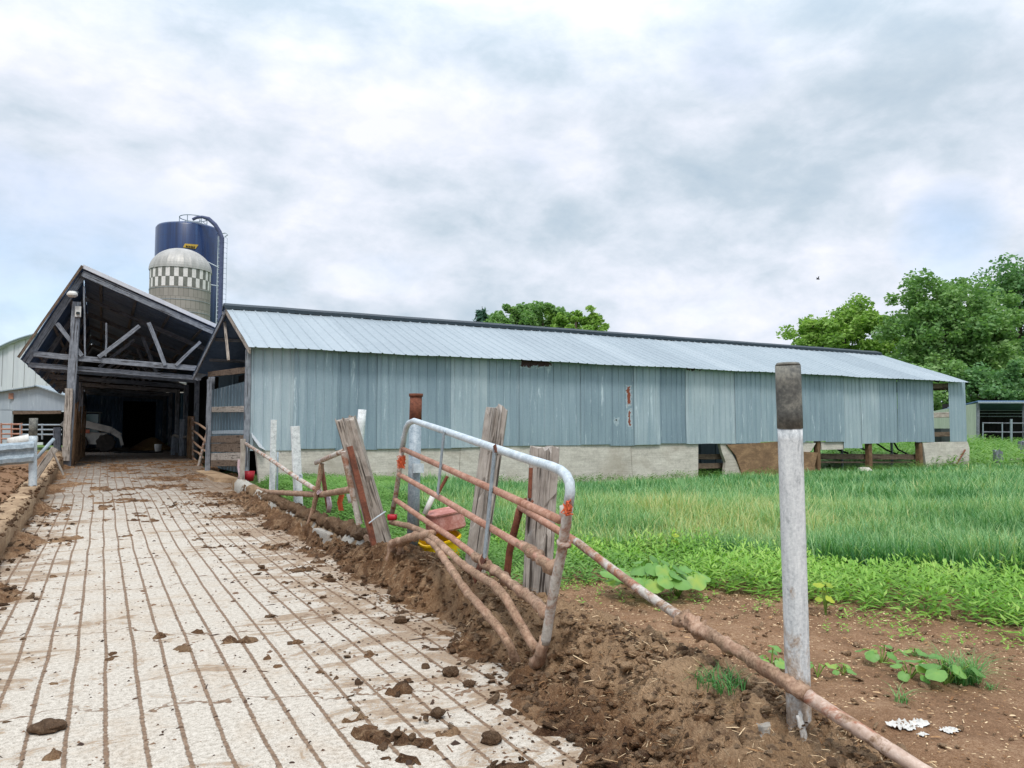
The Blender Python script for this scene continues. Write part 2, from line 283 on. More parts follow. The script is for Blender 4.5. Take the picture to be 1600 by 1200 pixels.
# ------------------------------------------------------------------ mesh builder
ORG = {}
class MB:
    def __init__(s): s.v = []; s.f = []; s.uv = []; s.t = []
    def add(s, vs, fs, uv=None, tint=.5):
        o = len(s.v); s.v += [tuple(p) for p in vs]; s.f += [tuple(i+o for i in q) for q in fs]
        s.uv += uv if uv else [(p[0], p[2]) for p in vs]; s.t += tint if isinstance(tint, list) else [tint]*len(vs); return s
    def box(s, c, d, rz=0, tint=.5):
        cx, cy, cz = c; hx, hy, hz = d[0]/2, d[1]/2, d[2]/2; vs = []
        for sx, sy, sz in ((-1,-1,-1),(1,-1,-1),(1,1,-1),(-1,1,-1),(-1,-1,1),(1,-1,1),(1,1,1),(-1,1,1)):
            x, y = sx*hx, sy*hy; vs.append((cx+x*math.cos(rz)-y*math.sin(rz), cy+x*math.sin(rz)+y*math.cos(rz), cz+sz*hz))
        return s.add(vs, [(3,2,1,0),(4,5,6,7),(0,1,5,4),(1,2,6,5),(2,3,7,6),(3,0,4,7)], None, tint)
    def loft(s, rings, closed=True, caps=True, uvs=None, tint=.5):
        n = len(rings[0]); vs = [p for r in rings for p in r]; fs = []
        for i in range(len(rings)-1):
            for j in range(n if closed else n-1):
                k = (j+1) % n; fs.append((i*n+j, i*n+k, (i+1)*n+k, (i+1)*n+j))
        if caps and closed: fs.append(tuple(range(n-1, -1, -1))); fs.append(tuple(range((len(rings)-1)*n, len(rings)*n)))
        return s.add(vs, fs, uvs, tint)
    def frames(s, pts):
        T = []
        for i in range(len(pts)):
            a = pts[max(0, i-1)]; b = pts[min(len(pts)-1, i+1)]; T.append((b-a).normalized())
        u = T[0].orthogonal().normalized() if abs(T[0].z) > .9 else T[0].cross(V(0,0,1)).normalized()
        out = []
        for t in T:
            u = (u - t*u.dot(t)).normalized(); out.append((t, u, t.cross(u)))
        return out
    def tube(s, pts, r, n=10, jit=0.0, lump=0.0, sub=.12, ls=14, caps=True):
        pts = [Vector(p) for p in pts]; rr = r if isinstance(r, (list, tuple)) else [r]*len(pts)
        P = []; Q = []
        for i in range(len(pts)-1):
            L = (pts[i+1]-pts[i]).length; k = max(1, int(L/sub)) if (jit or lump) else 1
            for j in range(k): P.append(pts[i].lerp(pts[i+1], j/k)); Q.append(rr[i]+(rr[i+1]-rr[i])*j/k)
        P.append(pts[-1]); Q.append(rr[-1])
        rings = []; uvs = []; L = R_(0, 5); o = R_(0, 50)
        for i, (t, u, w) in enumerate(s.frames(P)):
            if i: L += (P[i]-P[i-1]).length
            ring = []
            for j in range(n):
                a = 2*math.pi*j/n; d = u*math.cos(a)+w*math.sin(a); p = P[i]+d*Q[i]
                if jit: p = p + d*R_(-jit, jit)
                if lump:
                    q = p*ls; h = noise.fractal(q, .8, 2.1, 3); p = p + d*max(-.15*lump, lump*h)
                ring.append(p); uvs.append((a*Q[i]+o, L))
            rings.append(ring)
        return s.loft(rings, True, caps, uvs)
    def beam(s, p, q, w, t, up=(0,0,1), n=5, jit=.003, bend=.0):
        p = Vector(p); q = Vector(q); d = (q-p); L = d.length; d.normalize(); up = Vector(up)
        if abs(d.dot(up)) > .95: up = V(0,1,0)
        sd = d.cross(up).normalized(); u2 = sd.cross(d); c = min(w, t)*.1; o = R_(0, 50); v0 = R_(0, 9)
        prof = [(-w/2+c,-t/2),(w/2-c,-t/2),(w/2,-t/2+c),(w/2,t/2-c),(w/2-c,t/2),(-w/2+c,t/2),(-w/2,t/2-c),(-w/2,-t/2+c)]
        per = [0]
        for i in range(1, 8): per.append(per[-1]+math.dist(prof[i], prof[i-1]))
        rings = []; uvs = []; bx, bz = R_(-bend, bend), R_(-bend, bend)
        for i in range(n+1):
            f = i/n; c0 = p.lerp(q, f) + (sd*bx+u2*bz)*math.sin(math.pi*f)
            rings.append([c0+sd*(a+R_(-jit, jit))+u2*(b+R_(-jit, jit)) for a, b in prof]); uvs += [(per[k]+o, v0+L*f) for k in range(8)]
        return s.loft(rings, True, True, uvs)
    def ribbed(s, P, eu, ev, Lu, Lv, pitch=.3, h=.018, rw=.05, nv=2, tint=.5, sag=0.0, v1=None, skew=0.0, off=0.0):
        P = Vector(P); eu = Vector(eu).normalized(); ev = Vector(ev).normalized(); nn = eu.cross(ev)
        us = [(0, 0)]; x = off+pitch*.5
        while x < Lu-rw:
            us += [(x-rw, 0), (x-rw*.35, h), (x+rw*.35, h), (x+rw, 0)]; x += pitch
        us.append((Lu, 0)); rows = []
        for i in range(nv+1):
            f = i/nv; row = []
            for (a, hh) in us:
                q = P+eu*(a+skew*f)+ev*(Lv*f)+nn*hh
                if sag: q = q+nn*(sag*noise.noise(q*.7))+ev*(sag*.7*noise.noise(q*1.3+V(9,2,4)))
                row.append(q)
            rows.append(row)
        return s.loft(rows, False, False, None, tint)
    def lathe(s, c, prof, n=24, tint=.5, sq=(1, 1)):
        rings = [[(c[0]+r*sq[0]*math.cos(2*math.pi*j/n), c[1]+r*sq[1]*math.sin(2*math.pi*j/n), c[2]+z) for j in range(n)] for r, z in prof]
        return s.loft(rings, True, True, None, tint)
    def build(s, name, mat, parent=None, loc=None, smooth=False, solid=0):
        o0 = ORG[parent] if parent else (Vector(loc) if loc is not None else V(0, 0, 0))
        me = bpy.data.meshes.new(name)
        me.from_pydata([(a-o0.x, b-o0.y, c-o0.z) for a, b, c in s.v], [], s.f)
        uv = me.uv_layers.new(name='UVMap'); li = np.empty(len(me.loops), 'i4'); me.loops.foreach_get('vertex_index', li)
        uv.data.foreach_set('uv', np.array(s.uv, 'f4')[li].ravel())
        at = me.attributes.new('tint', 'FLOAT', 'POINT'); at.data.foreach_set('value', np.array(s.t, 'f4'))
        if smooth: me.polygons.foreach_set('use_smooth', [True]*len(me.polygons))
        me.materials.append(mat); me.update()
        o = bpy.data.objects.new(name, me); COL.objects.link(o)
        if parent: o.parent = parent
        else: o.location = o0
        if solid: md = o.modifiers.new('thickness', 'SOLIDIFY'); md.thickness = solid; md.offset = -1
        ORG[o] = o0; return o
def np_mesh(name, verts, faces, tint, mat, parent=None, loc=(0, 0, 0), k=4, smooth=False):
    o0 = ORG[parent] if parent else Vector(loc)
    verts = verts - np.array(o0)
    me = bpy.data.meshes.new(name); nf = len(faces)
    me.vertices.add(len(verts)); me.vertices.foreach_set('co', verts.astype('f4').ravel())
    me.loops.add(nf*k); me.loops.foreach_set('vertex_index', faces.astype('i4').ravel())
    me.polygons.add(nf); me.polygons.foreach_set('loop_start', np.arange(nf, dtype='i4')*k)
    if smooth: me.polygons.foreach_set('use_smooth', np.ones(nf, bool))
    at = me.attributes.new('tint', 'FLOAT', 'POINT'); at.data.foreach_set('value', tint.astype('f4'))
    me.materials.append(mat); me.update(calc_edges=True); me.validate()
    o = bpy.data.objects.new(name, me); COL.objects.link(o)
    if parent: o.parent = parent
    else: o.location = o0
    ORG[o] = o0; return o
def tag(o, label, cat, group=None, kind=None):
    if label: o['label'] = label
    if cat: o['category'] = cat
    if group: o['group'] = group
    if kind: o['kind'] = kind
    return o
def thing(name, label, cat, loc, group=None):
    o = bpy.data.objects.new(name, None); o.empty_display_size = .2; COL.objects.link(o); o.location = loc; ORG[o] = Vector(loc)
    return tag(o, label, cat, group)
def single(mb, name, mat, label, cat, loc, group=None, smooth=False): return tag(mb.build(name, mat, None, loc, smooth), label, cat, group)

# ------------------------------------------------------------------ terrain
LX0, LX1 = -1.0, 2.68
def tz(y):
    if y < 11: return 0.0
    if y < 13: return .03*(y-11)**2/4
    return min(.03*(y-12), .6)
def gz(x, y):
    if -1.35 < x < 2.95: return tz(y)-.12
    if x <= -1.35:
        f = sstep(-1.35, -2.2, x); return (tz(y)*.9-.12)*(1-f)+f*(min(.02*max(0, y-4), .42)+.05*fbm(x, y, 3, .8))
    d = x-2.95
    left = sstep(9, 14, y)*sstep(11, 4, x)*.3
    base = (tz(min(y, 18))-.12)*sstep(.5, 0, d) + (.06*sstep(3, .3, d)+left)*sstep(0, .5, d)
    far = sstep(30, 55, math.hypot(x, y))*.55
    return base+far+.02*fbm(x, y, 7, .6)*sstep(.2, 1, d)
def soilmask(x, y):
    if x < -1.2: return sstep(60, 46, y)*sstep(-50, -35, x)
    if x < 2.95: return 1.0
    lim = (x-4.6)*1.28+(y-8.4)+.3*fbm(x, y, 1, .9)
    return sstep(.5, -.3, lim)*(1-.75*sstep(7.5, 9.5, y))*sstep(16, 13, y)
def axis(segs):
    out = []
    for a, b, n in segs: out += list(np.linspace(a, b, n, endpoint=False))
    return out+[segs[-1][1]]
xs = axis([(-900, -60, 8), (-60, -8, 14), (-8, -1.35, 50), (-1.35, 2.9, 8), (2.9, 7.5, 116), (7.5, 14, 26), (14, 60, 30), (60, 1200, 10)])
ys = axis([(-60, 0, 6), (0, 1, 4), (1, 9, 180), (9, 20, 60), (20, 60, 30), (60, 1500, 12)])
nx, ny = len(xs), len(ys); vs = []; tn = []
for y in ys:
    for x in xs:
        z = gz(x, y); sm = soilmask(x, y)
        if 2.9 < x < 7.5 and 1 < y < 9: z += sm*(.02*fbm(x, y, 2, 3.5)+.012*fbm(x, y, 5, 14, 3))
        if -8 < x < -1.35 and y < 30: z += .05*abs(fbm(x, y, 2, 2.2))
        vs.append((x, y, z)); tn.append(sm)
fs = [(j*nx+i, j*nx+i+1, (j+1)*nx+i+1, (j+1)*nx+i) for j in range(ny-1) for i in range(nx-1)]
tag(MB().add(vs, fs, None, tn).build('ground', M['ground'], smooth=True), 'bare brown soil turning to green turf around the barns', None, None, 'structure')

ly = axis([(-6, 11, 20), (11, 36, 60), (36, 50, 6)])
lane = MB(); rows = [[(LX0-.2+i*(LX1-LX0+.35)/8, y, tz(y)) for i in range(9)] for y in ly]
lane.loft(rows, False, False); lane.f = [f[::-1] for f in lane.f]
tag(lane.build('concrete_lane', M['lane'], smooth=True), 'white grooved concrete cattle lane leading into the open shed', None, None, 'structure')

# manure and mud: one height field that rises through the lane where it lies
def mud_h(x, y):
    n1 = fbm(x, y, 1, 1.1, 4); n2 = fbm(x, y, 4, 4.5, 4)
    xe = 1.84+.52*sstep(2.5, 5, y)+.08*sstep(8, 12, y) + .30*n1 + .12*n2
    h = -.03
    d = x-xe
    if d > -.15:
        cr = (.27 if y > 3.2 else .15+.12*sstep(2.0, 3.2, y))
        cr = cr*(1-sstep(7.6, 9.2, y)) + .12*sstep(7.6, 9.2, y)
        rise = sstep(0, 2.62-xe, d)
        h = -.012+.05*sstep(-.05, .15, d)+cr*rise**1.5
        h *= 1
        if x > 2.8: h = h*(1-sstep(2.85, 3.35, x))+(gz(x, y)-tz(y)-.03)*sstep(2.85, 3.35, x)
        if y > 8: h = h*(1-sstep(16.5, 18, y))-.03*sstep(16.5, 18, y)
    xl = -.72-.1*sstep(4, 9, y)+.25*n1+.1*n2+.12*math.sin(y*1.7)
    if x < xl+.15:
        h = max(h, -.012+.05*sstep(-.05, .2, xl-x)+.10*sstep(.1, .45, xl-x))
    # thin scattered pats
    p = n1*.55+n2*.45+.22*sstep(10, 20, y)
    h = max(h, -.03+.055*sstep(.29, .55, p+.10*sstep(1.0, 2.2, x)))
    return h
mx_ = list(np.arange(-1.15, 1.5, .032))+list(np.arange(1.5, 3.42, .0165))
my_ = [1.3]
while my_[-1] < 29: my_.append(my_[-1]+max(.016, my_[-1]*.0046))
vs = []; tn = []
for y in my_:
    for x in mx_:
        h = mud_h(x, y)
        if h > -.03:
            k = min(1.0, .25+h*4)
            v3 = Vector((x*7, y*7, 1)); vd = noise.voronoi(v3)[0]; lump = (1-min(1, vd[0]*1.4))
            big = noise.voronoi(Vector((x*2.6, y*2.6, 4)))[0]
            crev = -.05*max(0, 1-(big[1]-big[0])*7) if h > .12 else 0
            wq = Vector((x*2.9, y*2.9, 2)); wq = wq+.55*noise.noise_vector(wq*1.1); r1 = (1-abs(noise.noise(wq))*2.6); wq2 = wq*2.7+.6*noise.noise_vector(wq*2.2); r2 = (1-abs(noise.noise(wq2))*2.6); wq3 = wq2*2.4; r3 = 1-abs(noise.noise(wq3))*2.6
            h += k*(.045*fbm(x, y, 2, 3.2)+.045*(r1-.5)+.032*(r2-.5)+.018*(r3-.5)+.012*(lump-.4)+.026*fbm(x, y, 9, 19, 4)+crev)
            h -= .16*math.exp(-((x-2.60)**2/.016+(y-2.40)**2/.05))
            if h > .02: h += .006*R_(-1, 1)
        vs.append((x, y, tz(y)+h)); 
        tn.append(min(1.0, max(0, .26+.85*sstep(2.05, 2.7, x)*sstep(7.5, 5, y)+.3*fbm(x, y, 6, 2.0, 3)+(.25 if x < 0 else 0))))
nx = len(mx_)
fs = [(j*nx+i, j*nx+i+1, (j+1)*nx+i+1, (j+1)*nx+i) for j in range(len(my_)-1) for i in range(nx-1)
      if max(vs[j*nx+i][2]-tz(my_[j]), vs[(j+1)*nx+i+1][2]-tz(my_[j+1]), vs[j*nx+i+1][2]-tz(my_[j]), vs[(j+1)*nx+i][2]-tz(my_[j+1])) > -.02]
tag(MB().add(vs, fs, None, tn).build('manure_mud', M['mud'], smooth=True), 'brown trodden manure heaped along both edges of the concrete lane', 'mud', None, 'stuff')
def mud_top(x, y): return max(tz(y)+mud_h(x, y), tz(y) if LX0 < x < LX1 else gz(x, y))

# loose crumbs on the lane
def flakes(n, sampler, sx, sy, sz, zf, tilt=.5):
    V8 = np.array([(-1,-.7,0),(1,-1,0),(.8,1,0),(-.9,.8,0),(-.4,-.4,1),(.5,-.5,.8),(.4,.5,1),(-.5,.3,.7)])
    F6 = np.array([(4,5,6,7),(0,1,5,4),(1,2,6,5),(2,3,7,6),(3,0,4,7)])
    vv = []; ff = []; tt = []
    for i in range(n):
        x, y = sampler(); a = R_(0, 6.28); k = R_(.5, 1.6)*(1 if random.random() > .08 else 2.0)
        q = V8*np.array([sx*k*R_(.5, 1.5), sy*k*R_(.5, 1.5), sz*k]) + rng.normal(0, .12*sy, (8, 3))
        tl = R_(-tilt, tilt); q[:, 2] += q[:, 0]*tl*.4; q[:, 2] = np.maximum(q[:, 2], -.01)
        c, s_ = math.cos(a), math.sin(a); r = np.stack([q[:,0]*c-q[:,1]*s_, q[:,0]*s_+q[:,1]*c, q[:,2]], 1)+np.array([x, y, zf(x, y)])
        vv.append(r); ff.append(F6+8*i); tt.append(np.full(8, random.random()))
    return np.concatenate(vv), np.concatenate(ff), np.concatenate(tt)
def lumps(n, sampler, rlo, rhi, zf):
    vv = []; ff = []; tt = []; N, K = 11, 6
    F = [(j*N+i, j*N+(i+1) % N, (j+1)*N+(i+1) % N, (j+1)*N+i) for j in range(K) for i in range(N)]
    F = np.array(F)
    for q in range(n):
        x, y = sampler(); r = rlo*(rhi/rlo)**(random.random()**1.8); ax, ay, az = r*R_(.7, 1.8), r*R_(.6, 1.1), r*R_(.35, .75); ro = R_(0, 6.28); tl = R_(-.6, .6); P = []
        for j in range(K+1):
            th = math.pi*(j+.05)/(K+.1)
            for i in range(N):
                a = 2*math.pi*i/N; d = Vector((math.sin(th)*math.cos(a), math.sin(th)*math.sin(a), math.cos(th))); k = 1+.5*noise.noise(d*1.6+Vector((q*3.1, 0, 0)))+.42*noise.noise(d*4.6+Vector((q, 7, 0)))
                px_, py_, pz_ = d.x*ax*k, d.y*ay*k, d.z*az*k; pz_ += px_*tl
                P.append((x+px_*math.cos(ro)-py_*math.sin(ro), y+px_*math.sin(ro)+py_*math.cos(ro), pz_))
        z = zf(x, y)+az*.15; P = np.array(P); P[:, 2] += z
        vv.append(P); ff.append(F+len(P)*q); tt.append(np.full(len(P), min(1, max(0, .28+.7*sstep(2.05, 2.7, x)*sstep(7.5, 5, y)+R_(-.3, .2)))))
    return np.concatenate(vv), np.concatenate(ff), np.concatenate(tt)
def lane_s():
    while True:
        y = 1.6+15*random.random()**1.5; x = R_(-1, 2.6)
        if random.random() < .22+.8*sstep(.9, 2.3, x)+.5*sstep(-.3, -.9, x): return x, y
a, b, c = flakes(4200, lane_s, .0085, .005, .005, lambda x, y: tz(y)-.001)
tag(np_mesh('manure_crumbs', a, b, c, M['crumb']), 'small dark manure crumbs strewn over the grooved concrete', 'crumbs', None, 'stuff')
a, b, c = flakes(420, lane_s, .028, .003, .003, lambda x, y: tz(y), .1)
tag(np_mesh('straw_stalks', a, b, c, M['crumb']), 'dark straw stalks lying across the concrete grooves', 'straw', None, 'stuff')
def mud_s():
    while True:
        y = 1.8+8*random.random()**1.3; x = R_(1.7, 3.2)
        if mud_h(x, y) > .02: return x, y
a, b, c = flakes(2600, mud_s, .009, .007, .006, lambda x, y: tz(y)+mud_h(x, y)+R_(-.005, .03))
tag(np_mesh('mud_crumbs', a, b, c, M['clod'], smooth=False), 'crumbly manure lumps on the mud bank beside the gate', 'mud', None, 'stuff')
a, b, c = flakes(3600, mud_s, .013, .0009, .0009, lambda x, y: tz(y)+mud_h(x, y)+R_(-.005, .04), 1.2)
tag(np_mesh('mud_straw', a, b, c, M['straw']), 'bits of straw sticking out of the manure bank', 'straw', None, 'stuff')
def soil_s():
    while True:
        y = 1.2+7.5*random.random(); x = R_(2.95, 7.4)
        if soilmask(x, y) > .5: return x, y
a, b, c = flakes(16000, soil_s, .0062, .0018, .0015, lambda x, y: gz(x, y)+R_(.0, .018))
a2, b2, c2 = lumps(1500, soil_s, .006, .028, lambda x, y: gz(x, y)+.005)
tag(np_mesh('soil_crumbs', a2, b2, c2, M['ground_clod'], smooth=True), 'crumbly brown soil lumps on the bare ground by the near post', 'soil', None, 'stuff')
tag(np_mesh('straw_chips', a, b, c, M['straw']), 'pale straw chips scattered over the brown soil', 'straw', None, 'stuff')

def mud_s2():
    while True:
        y = 1.9+8.5*random.random()**1.35; x = R_(1.75, 3.05)
        if mud_h(x, y) > .03 and (x-2.6)**2+(y-2.4)**2 > .05: return x, y
a, b, c = lumps(3000, mud_s2, .006, .04, lambda x, y: tz(y)+mud_h(x, y)-.005)
tag(np_mesh('manure_lumps', a, b, c, M['mud'], smooth=True), 'half-dried manure lumps heaped on the mud bank under the gate', 'mud', None, 'stuff')
def mud_s3():
    while True:
        y = 2.2+15*random.random()**1.2; x = R_(1.2, 2.7) if random.random() < .75 else R_(-1.0, -.3)
        if -.02 < mud_h(x, y) < .12 or random.random() < .08: return x, y
a, b, c = lumps(1500, mud_s3, .008, .035, lambda x, y: tz(y)+max(0, mud_h(x, y)))
def yard_s(): return R_(-9, -1.4), 5+24*random.random()
a3, b3, c3 = lumps(2200, yard_s, .02, .11, lambda x, y: gz(x, y)+.01)
tag(np_mesh('yard_lumps', a3, b3, c3, M['mud'], smooth=True), 'trampled brown mud lumps in the yard left of the kerb', 'mud', None, 'stuff')
def kerb_s(): return R_(-1.36, -.95), 1.5+26*random.random()**1.3
a2, b2, c2 = lumps(1500, kerb_s, .010, .04, lambda x, y: tz(y)+.32)
tag(np_mesh('kerb_lumps', a2, b2, c2, M['ground_clod'], smooth=True), 'crusty manure lumps lying along the top of the left kerb', 'mud', None, 'stuff')
tag(np_mesh('scattered_lumps', a, b, c, M['clod'], smooth=True), 'small manure lumps spilling from the mud onto the concrete', 'mud', None, 'stuff')
def clod(px, py, r, label, fl=.62):
    P = Zp(px, py, 0.0); vs = []; n, mm = 22, 14; rings = []
    for i in range(mm+1):
        th = math.pi*(i+.02)/(mm+.04); ring = []
        for j in range(n):
            a = 2*math.pi*j/n; d = V(math.sin(th)*math.cos(a), math.sin(th)*math.sin(a), math.cos(th))
            k = r*(1+.28*noise.fractal(d*2.2+V(px, py, 0), .8, 2, 4)+.10*noise.noise(d*9+V(px, 1, 1)))
            ring.append((P.x+d.x*k, P.y+d.y*k, r*fl*.6+d.z*k*fl))
        rings.append(ring)
    b = MB().loft(rings); b.t = [.4+.3*noise.noise(Vector(v)*20) for v in b.v]
    single(b, 'manure_clod', M['clod'], label, 'clod', P, 'manure clods on the lane', True)
clod(704, 1055, .052, 'rounded manure clod on concrete nearest the bent gate foot')
clod(733, 1072, .035, 'smaller dark clod just right of the rounded one')
clod(768, 1160, .05, 'lumpy clod near the bottom edge of the muddy bank')
clod(626, 973, .05, 'dark clod at the mud edge below the leaning post')
clod(75, 1140, .085, 'flat broad pat on the near left grooves', .3)
clod(575, 905, .07, 'wet lump among spatter right of the lane')

# kerbs
def kerb(name, x0, x1, y0, y1, h, mat, label, n):
    rings = []; b = MB()
    for i in range(n+1):
        y = y0+(y1-y0)*i/n; z = tz(y); ka = 1.0 if x0 < 0 else .35; q = lambda s: ka*(.045*fbm(s, y, 3, 2.5)+.022*fbm(s, y*3, 7, 6))
        rings.append([(x0+q(1), y, z-.3), (x0+q(2), y, z+h*.7), (x0+.05+q(3), y, z+h+q(4)), (x0+(x1-x0)*.35+q(8), y, z+h+.03+q(9)), (x0+(x1-x0)*.7+q(8), y, z+h+.03+q(11)), (x1-.03+q(5), y, z+h+q(6)), (x1+q(7)*.5, y, z+h*.75), (x1+q(12)*.4, y, z-.3)])
    b.loft(rings); return single(b, name, mat, label, 'kerb', (x0, y0, tz(y0)), None, True)
kerb('concrete_kerb', -1.36, -1.0, .5, 34, .31, M['kerb_mud'], 'low dung-stained concrete kerb along the left side of the lane', 260)
kerb('concrete_kerb', 2.66, 2.92, 8.2, 18.6, .23, M['kerb_patchy'], 'pale concrete kerb showing through mud below the fence posts', 120)
kerb('concrete_kerb', 2.70, 2.95, 1.0, 8.0, .10, M['kerb'], 'buried concrete kerb peeking out beside the near steel post', 60)

for px, py, dx, dy, dz, lab in ((1172, 1135, .10, .22, .10, 'exposed corner of pale concrete in the mud left of the near post'), (508, 842, .16, .75, .22, 'square-cut pale concrete block in the mud below the leaning timber'), (533, 872, .14, .3, .16, 'smaller pale concrete block beside the square-cut one')):
    P = Xp(px, py, 2.66); b = MB(); rings = []
    for z, k in ((-.2, 1), (dz*.5, 1), (dz*.9, .98), (dz, .9)):
        rings.append([(P.x+dx*k*a_+.012*noise.noise(V(a_*3, c_*3, px+z*9)), P.y+dy*k*c_/2+.03*noise.noise(V(a_*2, c_*3, px+z*7)), P.z-dz*.5+z+.02*noise.noise(V(a_, c_, px))) for a_, c_ in ((-.45, -1), (0, -1.04), (1, -1), (1, 0), (1, 1), (0, 1), (-.5, 1), (-.5, .3), (-.48, -.4))])
    b.loft(rings); single(b, 'concrete_block', M['block'], lab, 'concrete block', P, None)
# ------------------------------------------------------------------ metal barn
YF = 18.9; BX0 = 3.0; BX1 = Yp(1511, 690, YF).x; RY, RZ = 22.7, 5.0; EY, EZ = 18.55, 3.47
barn = thing('metal_barn', 'long low barn clad in blue-grey metal sheets with a ribbed metal roof', 'barn', (BX0, YF, 0))
seams = [389,458,524,589,647,704,759,811,860,907,952,990,1029,1071,1111,1148,1185,1220,1255,1288,1317,1345,1372,1401,1429,1458]
bot = {388:706, 1317:700, 1345:693, 1372:691, 1401:690, 1429:690}
wall = MB(); wz = 3.52
XS = [Yp(p, 640, YF).x for p in seams]
for i in range(len(seams)-1):
    f = (seams[i]-389)/1070; zb = Yp(seams[i], bot.get(seams[i], 704-14*min(1, max(0, f*1.2))), YF).z + R_(-.03, .03)
    if seams[i] == 1345: zb -= .0
    tb = R_(.15, .85); w = XS[i+1]-XS[i]+.03
    y = YF-.02*(i % 2)-R_(0, .012)
    wall.ribbed((XS[i], y, zb), (1, 0, 0), (0, 0, 1), w, wz-zb, pitch=R_(.2, .26), h=.02, rw=.02, nv=5, tint=tb, sag=.02, skew=(.05 if seams[i] == 1401 else R_(-.01, .01)))
zb = Yp(1490, 690, YF).z
wall.ribbed((Yp(1483, 640, YF).x, YF, zb), (1, 0, 0), (0, 0, 1), BX1-Yp(1483, 640, YF).x, wz-zb, .24, .014, .022, 4, .5, .01)
def wm(px, py): p = Yp(px, py, YF); return p.x-BX0, p.z
def wr(p0, y0, p1, y1, c): a = wm(p0, y1); b = wm(p1, y0); return (a[0], b[0], a[1], b[1], c)
M['barn_sheet'] = sheet_mat('barn_wall_metal', '#7c8f9b', '#96a8b2', '#b8c4c9',
    [wr(811, 548, 860, 572, '#4a3030'), wr(1070, 560, 1094, 577, '#4c3634'), wr(979, 604, 985, 632, '#8a4a36'), wr(981.5, 642, 985.5, 664, '#8a4f3c'), wr(961, 655, 965, 660, '#4b4a45')])
wall.build('wall', M['barn_sheet'], barn, solid=.004)
# lower-left corner flap folded outwards
fl = MB(); p = [Yp(393, 676, YF), Yp(415, 704, YF), Yp(405, 699, YF-.25), Yp(394, 683, YF-.2)]
fl.add(p, [(0, 1, 2, 3)], None, .9); fl.build('bent_flap', M['far_metal'], barn, solid=.004)
# roof
roof = MB(); sl = Vector((0, EY-RY, EZ-RZ)); L = sl.length
n_r = 10; xa, xb = BX0-.05, Yp(1515, 598, EY).x
xx = xa
i = 0
while xx < xb-.01:
    w = min(.92, xb-xx); roof.ribbed((xx, EY+.004*(i % 2), EZ+.005*(i % 2)), (1, 0, 0), (0, RY-EY, RZ-EZ), w+.02, L, .305, .02, .03, 5, R_(.2, .8), .022); xx += .92; i += 1
ro = roof.build('roof', M['roof_metal'], barn, solid=.006)
BEY, BEZ = 26.8, 3.3
rb = MB(); rows = []
for k in range(5):
    f = k/4; y = RY+(BEY-RY)*f; z = RZ+(BEZ-RZ)*f; x0 = xa+(2.52-xa)*f
    rows.append([(x0+(xb-x0)*j/60, y, z+(.02 if j % 2 else 0)) for j in range(61)])
rb.loft(rows, False, False); rb.build('rear_roof', M['roof_under'], barn, solid=.006)
rc = MB(); rings = []
for k in range(61):
    x = xa-.04+(xb-xa+.06)*k/60*.998; dz = .012*noise.noise(V(x*.8, 0, 0)); 
    rings.append([(x, RY-.33, RZ-.10+dz), (x, RY-.31, RZ+.0+dz), (x, RY-.03, RZ+.10+dz), (x, RY+.03, RZ+.10+dz), (x, RY+.31, RZ+.0+dz), (x, RY+.33, RZ-.10+dz), (x, RY, RZ+.05+dz)])
rc.loft(rings); rc.build('ridge_cap', M['ridge'], ro)
for k in range(2):      # bolts/straps along the cap are part of its outline
    pass
# eave purlins and rafters inside
b = MB()
for f in (.14, .35, .6, .85): b.beam((xa+.02, EY+(RY-EY)*f+.02, EZ+(RZ-EZ)*f-.07), (xb-.05, EY+(RY-EY)*f+.02, EZ+(RZ-EZ)*f-.07), .05, .09, n=8)
for f in (.3, .6, .95): b.beam((2.9, BEY+(RY-BEY)*f, BEZ+(RZ-BEZ)*f-.07), (xb-.05, BEY+(RY-BEY)*f, BEZ+(RZ-BEZ)*f-.07), .05, .09, n=8)
b.build('purlins', M['shed_wood'], barn)
b = MB(); x = BX0+2.3
while x < BX1-.5:
    b.beam((x, EY+.5, EZ+.04), (x, RY, RZ-.2), .05, .14); b.beam((x, BEY-.1, BEZ-.14), (x, RY, RZ-.2), .05, .14); b.beam((x, EY+.4, EZ-.12), (x, BEY-.3, EZ-.12), .05, .14); x += 2.4
b.build('rafters', M['shed_wood'], barn)
# gable end facing the lane
GP0 = V(3.0, 18.95, 0); GD = V(-.3, 5.45, 0).normalized(); GN = V(GD.y, -GD.x, 0)
def Gp(px, py, off=0): return on_plane(px, py, GP0+GN*off, GN)
def gpost(px, t0, b0, w, name, mat):
    c = Gp(px, b0); tp = Gp(px, t0); b = MB(); b.beam(V(c.x, c.y, c.z-.3), V(c.x, c.y, tp.z), w, w, n=8, jit=.006); return b.build(name, mat, barn)
gpost(384, 548, 748, .13, 'corner_post', M['shed_wood']); gpost(324, 594, 742, .13, 'corner_post', M['shed_wood'])
b = MB(); b.beam((xa+.03, EY+.02, EZ-.09), (xa+.03, RY, RZ-.11), .04, .14); b.build('rake_board', M['old_wood'], barn)
b = MB(); b.beam((2.56, BEY-.05, BEZ-.08), (xa+.03, RY, RZ-.11), .04, .12); b.build('rake_board', M['shed_wood'], barn)
b = MB(); b.beam(Xp(351, 503, 3.02), Xp(357, 563, 3.02), .07, .04); b.build('hanging_brace', M['old_wood'], barn)
b = MB(); b.beam(Gp(326, 585, .3), Gp(386, 578, .3), .05, .16); b.build('tie_beam', M['dark_wood'], barn)
iw = MB(); A = Gp(324, 690, .5); B = Gp(386, 690, .5); z0 = .4; z1 = 2.85
